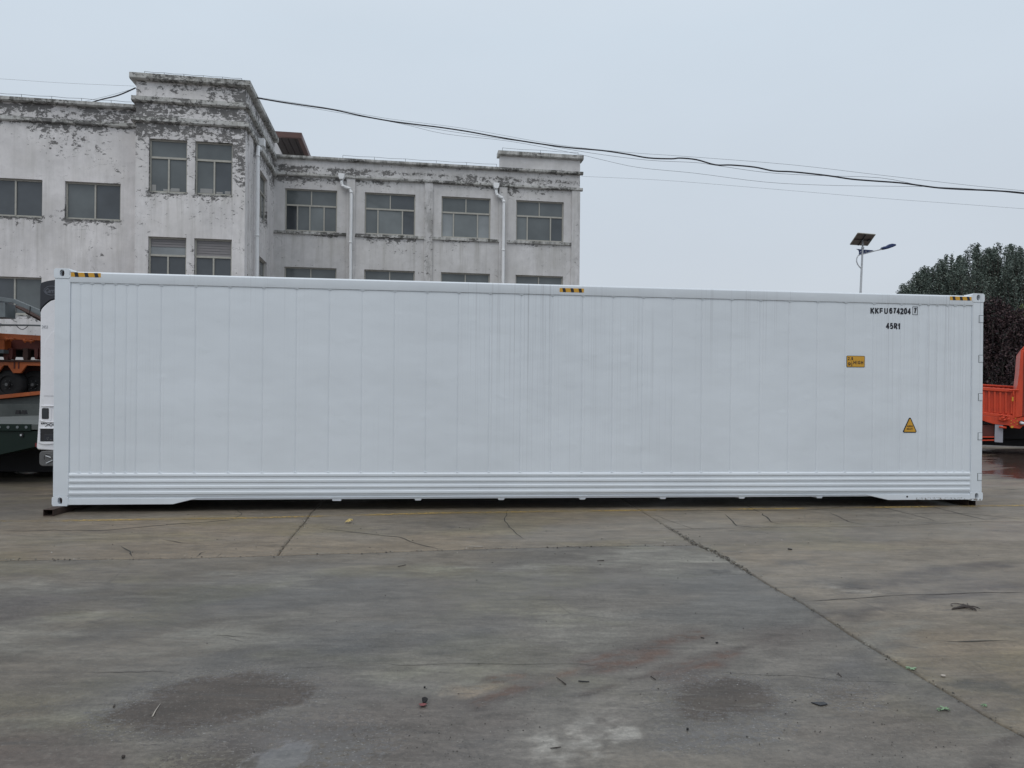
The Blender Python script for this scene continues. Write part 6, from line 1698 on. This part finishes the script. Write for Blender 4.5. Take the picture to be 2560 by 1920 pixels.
def tree(name, u, v_top, Y, width, lab, cols, cat='tree', grp=None, nsh=60, per=150, leaf=0.085, spread=0.42, lowz=0.25, seed=0, upright=1.0, spike=1.6):
    r = np.random.default_rng(seed)
    p = PT(u, v_top, Y); ht = p.z
    t = root(name, None, loc=(p.x, Y, 0), label=lab, cat=cat, group=grp)
    tr_ = MB(); lim = MB()
    tr_.tube([(0, 0, 0), (0.1, 0.05, ht * 0.3), (-0.05, 0, ht * 0.6), (0, 0, ht * 0.93)], [ht * 0.017, ht * 0.013, ht * 0.008, 0.02], 8)
    pts = []
    for k in range(nsh):
        h0 = lowz + (1 - lowz) * (k + 0.5) / nsh * 0.92
        rr = width * 0.5 * min(1.0, ((1.01 - h0) / 0.5)) * (0.45 + 0.6 * r.random())
        az = r.random() * 6.283
        h1 = min(h0 + 0.10 + 0.1 * r.random(), 0.985) if k < nsh - 4 else 1.0 - 0.01 * (nsh - k)
        if k >= nsh - 4: rr *= 0.4
        a = np.array([0, 0, (h0 - 0.12) * ht]); b = np.array([rr * math.cos(az), rr * math.sin(az), h1 * ht])
        c = b + np.array([r.normal() * 0.15, r.normal() * 0.15, spike * (0.5 + 0.7 * r.random()) * upright])
        if k >= nsh - 4: c = b.copy(); b = b - np.array([0, 0, spike * 0.8])
        rho = math.hypot(c[0], c[1]) / (width * 0.5)
        c[2] = min(c[2], ht - (ht * 0.19) * rho ** 1.1 + 0.25 * r.normal() * min(1, rho * 3))
        b[2] = min(b[2], c[2] - spike * 0.4)
        lim.tube([tuple(a), tuple((a + b) / 2 + np.array([0, 0, -0.2])), tuple(b), tuple(c)], [0.05, 0.035, 0.022, 0.006], 4, cap=False)
        n1 = int(per * 0.6)
        tt = r.random(n1)[:, None]
        sp = spread * (1.0 - 0.8 * tt) * 0.5 + 0.035
        pts.append(b + (c - b) * tt + r.normal(size=(n1, 3)) * sp * np.array([1, 1, 0.7]))
        n2 = per - n1
        tt = (0.25 + 0.75 * r.random(n2))[:, None]
        q = a + (b - a) * tt
        cl = r.normal(size=(6, 3)) * spread * 1.2
        q = q * np.array([1, 1, 0.97])
        pts.append(q + cl[r.integers(0, 6, n2)] + r.normal(size=(n2, 3)) * spread * 0.55)
    tr_.build('trunk', M['bark'], t, smooth=True); lim.build('limbs', M['bark'], t)
    P = np.concatenate(pts); P = P[(P[:, 2] > ht * 0.08) & (P[:, 2] < ht + 0.15)]
    leaves('crown', P, leaf, cols, t, seed + 1)
    return t
GR = [(0.105, 0.135, 0.115), (0.125, 0.158, 0.13), (0.085, 0.11, 0.098), (0.165, 0.195, 0.165)]  # leaf greens greyed and lightened to carry distance haze
SKYL = [(2262, 722, 'lowest green tree at the left end of the tree line'), (2290, 688, 'second green tree from the left in the tree line'), (2315, 668, 'third green tree from the left in the tree line, stepping up'),
        (2349, 652, 'green poplar of middle height right of the street lamp'), (2378, 638, 'green poplar with a feathery tip, right of the middle height one'), (2404, 645, 'green poplar in the dip left of the tallest ones'),
        (2437, 612, 'tall green poplar directly above the right end of the container'), (2468, 624, 'green poplar squeezed between the two tallest tips'), (2496, 609, 'tallest green poplar rising behind the top right corner'),
        (2527, 615, 'tall green poplar just right of the tallest one'), (2555, 620, 'tall green poplar cut by the right edge of the photograph'), (2600, 622, 'green poplar just outside the right edge behind the bushes')]
for k, (u, v, lab) in enumerate(SKYL):
    tree('poplar_tree', u, v - 9, 54 + (k * 7 % 5), 3.2 + 0.12 * k, lab, GR, grp='poplars behind the yard', nsh=60, per=250, seed=100 + k * 7, leaf=0.062, lowz=0.12, spread=0.27, spike=2.7)
PU = [(0.050, 0.030, 0.034), (0.070, 0.040, 0.042), (0.030, 0.023, 0.028), (0.080, 0.055, 0.054)]
for k, (u, v, Y, w_, lab) in enumerate([(2440, 775, 31, 2.4, 'purple leaved tree hidden behind the right end of the container'), (2486, 741, 30, 2.4, 'dark purple leaved tree with a tall spike beside the container corner'),
                                   (2522, 778, 29.5, 2.4, 'dark purple leaved tree in the middle of the purple row'), (2556, 786, 30, 2.6, 'dark purple leaved tree at the right edge of the photograph'), (2610, 780, 30, 2.8, 'dark purple leaved tree farthest right in the row')]):
    tree('purple_leaf_tree', u, v, Y, w_, lab, PU if k != 1 else PU + [(0.025, 0.03, 0.024)], grp='purple leaved trees behind the orange red trailer', nsh=70, per=330, leaf=0.045, spread=0.26, lowz=0.03, seed=200 + k * 5, spike=0.9)
tree('shrub', 2578, 752, 34, 3.6, 'yellow green leafy tree rising behind the purple ones at the right edge', [(0.10, 0.13, 0.045), (0.13, 0.16, 0.06), (0.07, 0.10, 0.04)], grp=None, nsh=40, per=200, leaf=0.07, spread=0.3, lowz=0.1, seed=300, spike=0.7)
for k, u in enumerate((2450, 2530, 2620)):
    tree('hedge_bush', u, 905, 34, 3.6, ('dark hedge bush behind the container end', 'dark hedge bush behind the middle purple tree', 'dark hedge bush farthest right')[k], [(0.018, 0.022, 0.02), (0.028, 0.03, 0.026)], cat='bush', grp='hedge bushes under the purple trees', nsh=40, per=200, leaf=0.08, spread=0.35, lowz=0.02, seed=330 + k, spike=0.3)

# ================================================================== SMALL THINGS LYING ON THE SLABS
def at(zf, x, y): return G(*zf(x, y))
def lying(name, pts, r_, mat_, lab, cat, grp=None, n=6, flat=1.0):
    P = [Vector((*p, 0)) for p in pts]; o0 = P[0].copy()
    rr = [0.72 * q for q in (r_ if isinstance(r_, (list, tuple)) else [r_] * len(P))]
    o = MB().tube([(p - o0) + Vector((0, 0, rr[i] * flat + 0.002)) for i, p in enumerate(P)], rr, n, flat=flat).build(name, mat_, None, smooth=True)
    o.location = o0; return tag(o, lab, cat, grp)
lying('dry_stalk', [at(Z3, 937, 1066), at(Z3, 955, 1030), at(Z3, 985, 985)], [0.0045, 0.0035, 0.002], M['twigpale'], 'pale dry stalk lying in the large damp patch', 'stalk')
lying('twig', [at(Z4, 1330, 822), at(Z4, 1360, 845), at(Z4, 1387, 868)], [0.002, 0.003, 0.005], M['twig'], 'thin brown twig pointing at the tyre marks near the middle', 'twig')
lying('rubber_strip', [at(Z4, 1465, 846), at(Z4, 1495, 850), at(Z4, 1532, 850)], [0.006, 0.007, 0.005], M['rubber'], 'short black rubber strip lying among the tyre marks', 'rubber strip', flat=0.5)
lying('twig', [at(Z4, 1910, 818), at(Z4, 1940, 838)], [0.004, 0.003], M['twig'], 'short dark twig beside the reddish mud streak', 'twig')
lying('twig', [at(Z4, 1293, 1260), at(Z4, 1325, 1258), at(Z4, 1356, 1252)], [0.002, 0.0035, 0.002], M['twig'], 'dark crooked twig on the whitish worn patch at the bottom', 'twig')
lying('twig', [at(Z4, 1580, 106), at(Z4, 1622, 105)], [0.004, 0.006], M['twig'], 'brown stick near the long diagonal joint, behind the tyre marks', 'twig')
lying('twig', [at(Z1, 915, 460), at(Z1, 1002, 463)], [0.005, 0.009], M['twigpale'], 'pale stick lying along the joint below the middle of the container', 'twig')
lying('twig', [at(Z4, 355, 141), at(Z4, 405, 131)], [0.003, 0.004], M['twig'], 'thin dark twig on the foreground slab left of the middle', 'twig')
lying('twig', [at(Z5, 1070, 797), at(Z5, 1080, 810), at(Z5, 1092, 820)], [0.004, 0.004, 0.002], M['twig'], 'small bent twig right of the damp patches', 'twig')
lying('dead_leaf', [at(Z3, 700, 1005), at(Z3, 704, 990)], [0.006, 0.004], M['twig'], 'small black dead leaf left of the large damp patch', 'leaf', flat=0.4)
lying('pebble', [at(Z3, 752, 1322), at(Z3, 766, 1316)], [0.010, 0.008], M['twig'], 'black lump lying at the bottom left of the yard', 'stone')
lying('pebble', [at(Z5, 762, 35), at(Z5, 786, 36)], [0.020, 0.016], M['rubber'], 'flat black lump on the right slab near its top', 'stone', flat=0.4)
lying('pebble', [at(Z5, 1702, 816), at(Z5, 1728, 818)], [0.012, 0.012], M['twigpale'], 'white stone right of the long diagonal joint', 'stone', flat=0.6)
lying('pebble', [at(Z5, 140, 1148), at(Z5, 150, 1148)], [0.009, 0.007], M['rubber'], 'black pebble in the wet fringe below the smaller puddle', 'stone')
lying('pebble', [at(Z5, 318, 612), at(Z5, 332, 612)], [0.009, 0.009], M['rubber'], 'black pebble above the reddish mud streak', 'stone', flat=0.6)
lying('pebble', [at(Z5, 226, 578), at(Z5, 246, 582)], [0.007, 0.006], M['twig'], 'brown sliver beside the black pebble', 'stone', flat=0.6)
# black plastic shard
c = Vector((*at(Z5, 955, 986), 0)); s_ = 1 / 600
mb = MB(); mb.add([(x, y, z) for z in (0.002, 0.007) for x, y in ((-0.036, 0.012), (-0.006, -0.024), (0.036, -0.008), (0.030, 0.018))], [(3, 2, 1, 0), (4, 5, 6, 7), (0, 1, 5, 4), (1, 2, 6, 5), (2, 3, 7, 6), (3, 0, 4, 7)])
o = mb.build('plastic_shard', M['black'], bevel=0.002); o.location = c; tag(o, 'flat black plastic shard right of the smaller damp patch', 'plastic piece')
# bristly black wire bundle
c0, c1 = Vector((*at(Z5, 1770, 404), 0)), Vector((*at(Z5, 1905, 385), 0))
ax = c1 - c0; mb = MB(); rr = random.Random(4)
mb.tube([Vector((0, 0, 0.006)), ax * 0.5 + Vector((0, 0, 0.012)), ax * 0.8 + Vector((0, 0, 0.008))], [0.003, 0.012, 0.006], 6)
for k in range(16):
    a = ax * (0.45 + 0.3 * rr.random()); b = a + ax * (0.15 + 0.2 * rr.random()) + Vector((rr.uniform(-.01, .01), rr.uniform(-.12, .14), 0)) * 0.8
    mb.tube([a + Vector((0, 0, 0.01)), (a + b) / 2 + Vector((0, 0, 0.012)), b + Vector((0, 0, 0.003))], 0.0022, 4)
for k in range(3): mb.tube([ax * 0.06 * k + Vector((0, 0.01 * k, 0.004)), ax * (0.4 + 0.05 * k) + Vector((0, 0.02, 0.008))], 0.003, 4)
mb.tube([ax * 0.5 + Vector((0, 0.02, 0.004)) + Vector((0.06 * math.cos(t), 0.07 * math.sin(t), 0.004)) for t in np.linspace(0, 3.1, 8)], 0.0025, 4)
o = mb.build('twig_bundle', M['twig'], None); o.location = c0; tag(o, 'dark bristly bundle of twigs lying on the right slab', 'twig bundle')
# broken reddish fruit husk: two cupped halves
c = Vector((*G(1058, 1762), 0))
hk = root('fruit_husk', None, loc=c, label='small broken husk, black cup over a dull red piece, at the bottom centre', cat='husk')
def cup(cx_, cy_, rx, ry, hz_, name, mat_, tilt=0.0):
    mb = MB(); n = 12; V = []
    for j, (s, z) in enumerate(((0.2, 0.002), (0.7, 0.006), (1.0, hz_), (0.82, hz_ * 0.9), (0.4, hz_ * 0.45))):
        for i in range(n):
            a = 2 * math.pi * i / n; q = 1 + 0.22 * math.sin(3 * a + cx_ * 300)
            V.append((cx_ + rx * s * q * math.cos(a), cy_ + ry * s * math.sin(a), z + tilt * math.sin(a) * s * hz_))
    mb.add(V, [(j * n + i, j * n + (i + 1) % n, (j + 1) * n + (i + 1) % n, (j + 1) * n + i) for j in range(4) for i in range(n)] + [tuple(range(n))[::-1], tuple(range(4 * n, 5 * n))])
    mb.build(name, mat_, hk, smooth=True)
cup(0.003, 0.022, 0.014, 0.018, 0.016, 'black_half', M['rubber'], 0.3)
cup(0.0, -0.018, 0.018, 0.020, 0.010, 'red_half', plain('dull_red_husk', (0.18, 0.05, 0.05), 0.5), -0.2)
c = at(Z4, 515, 888); lying('pebble', [c, (c[0] + 0.008, c[1])], [0.007, 0.006], M['rubber'], 'tiny black pebble behind the broken husk', 'stone')
# leaves
def leaf(zf, x, y, s, mat_, lab, rot=0.0, lobes=5, n=None, up=0.012):
    c = at(zf, x, y); mb = MB(); k = 20; rr = random.Random(int(x))
    V = [(0, 0, up)]
    for i in range(k):
        a = 2 * math.pi * i / k; q = s * (0.65 + 0.35 * math.cos(lobes * a)) * (1.0 + 0.15 * rr.uniform(-1, 1))
        V.append((q * math.cos(a + rot), q * math.sin(a + rot), 0.003 + rr.random() * up * 0.8))
    mb.add(V, [(0, 1 + i, 1 + (i + 1) % k) for i in range(k)])
    mb.add([(v[0], v[1], v[2] - 0.001) for v in V], [(1 + (i + 1) % k, 1 + i, 0) for i in range(k)])
    mb.tube([(0, 0, up - 0.002), (s * math.cos(rot + 3.1) * 1.3, s * math.sin(rot + 3.1) * 1.3, 0.003)], 0.0012, 4)
    o = mb.build('fallen_leaf', mat_); o.location = (*c, 0); return tag(o, lab, 'leaf', 'fallen leaves')
leaf(Z5, 1725, 1020, 0.026, M['leafgreen'], 'larger green leaf of the pair left of the joint, bottom right', 0.4, 4)
leaf(Z5, 1690, 1023, 0.012, M['leafgreen'], 'tiny green leaf scrap beside the larger green leaf', 1.0, 3)
leaf(Z5, 1522, 768, 0.030, M['leafgreen'], 'green leaf lying on the long diagonal joint', 0.2, 3, up=0.006)
leaf(Z5, 1968, 998, 0.016, M['leafgreen'], 'small pale green leaf right of the diagonal joint', 0.7, 3)
leaf(Z0, 2137, 352, 0.05, M['leafyellow'], 'curled yellow leaf in front of the container, left of the middle', 0.9, 3, up=0.05)
# white chips and straw along the joint below the container's middle
r = np.random.default_rng(9); pos, sz = [], []
for _ in range(70):
    x = -4.2 + 7.4 * r.random(); pos.append((x, float(J2(x)) + r.normal() * 0.12)); sz.append(0.004 + 0.008 * r.random() ** 3)
tag(pebbles('white_chips', np.array(pos), np.array(sz), [(0.42, 0.40, 0.37), (0.3, 0.28, 0.25)], 10), 'pale wood and paint chips scattered along the slab joint')
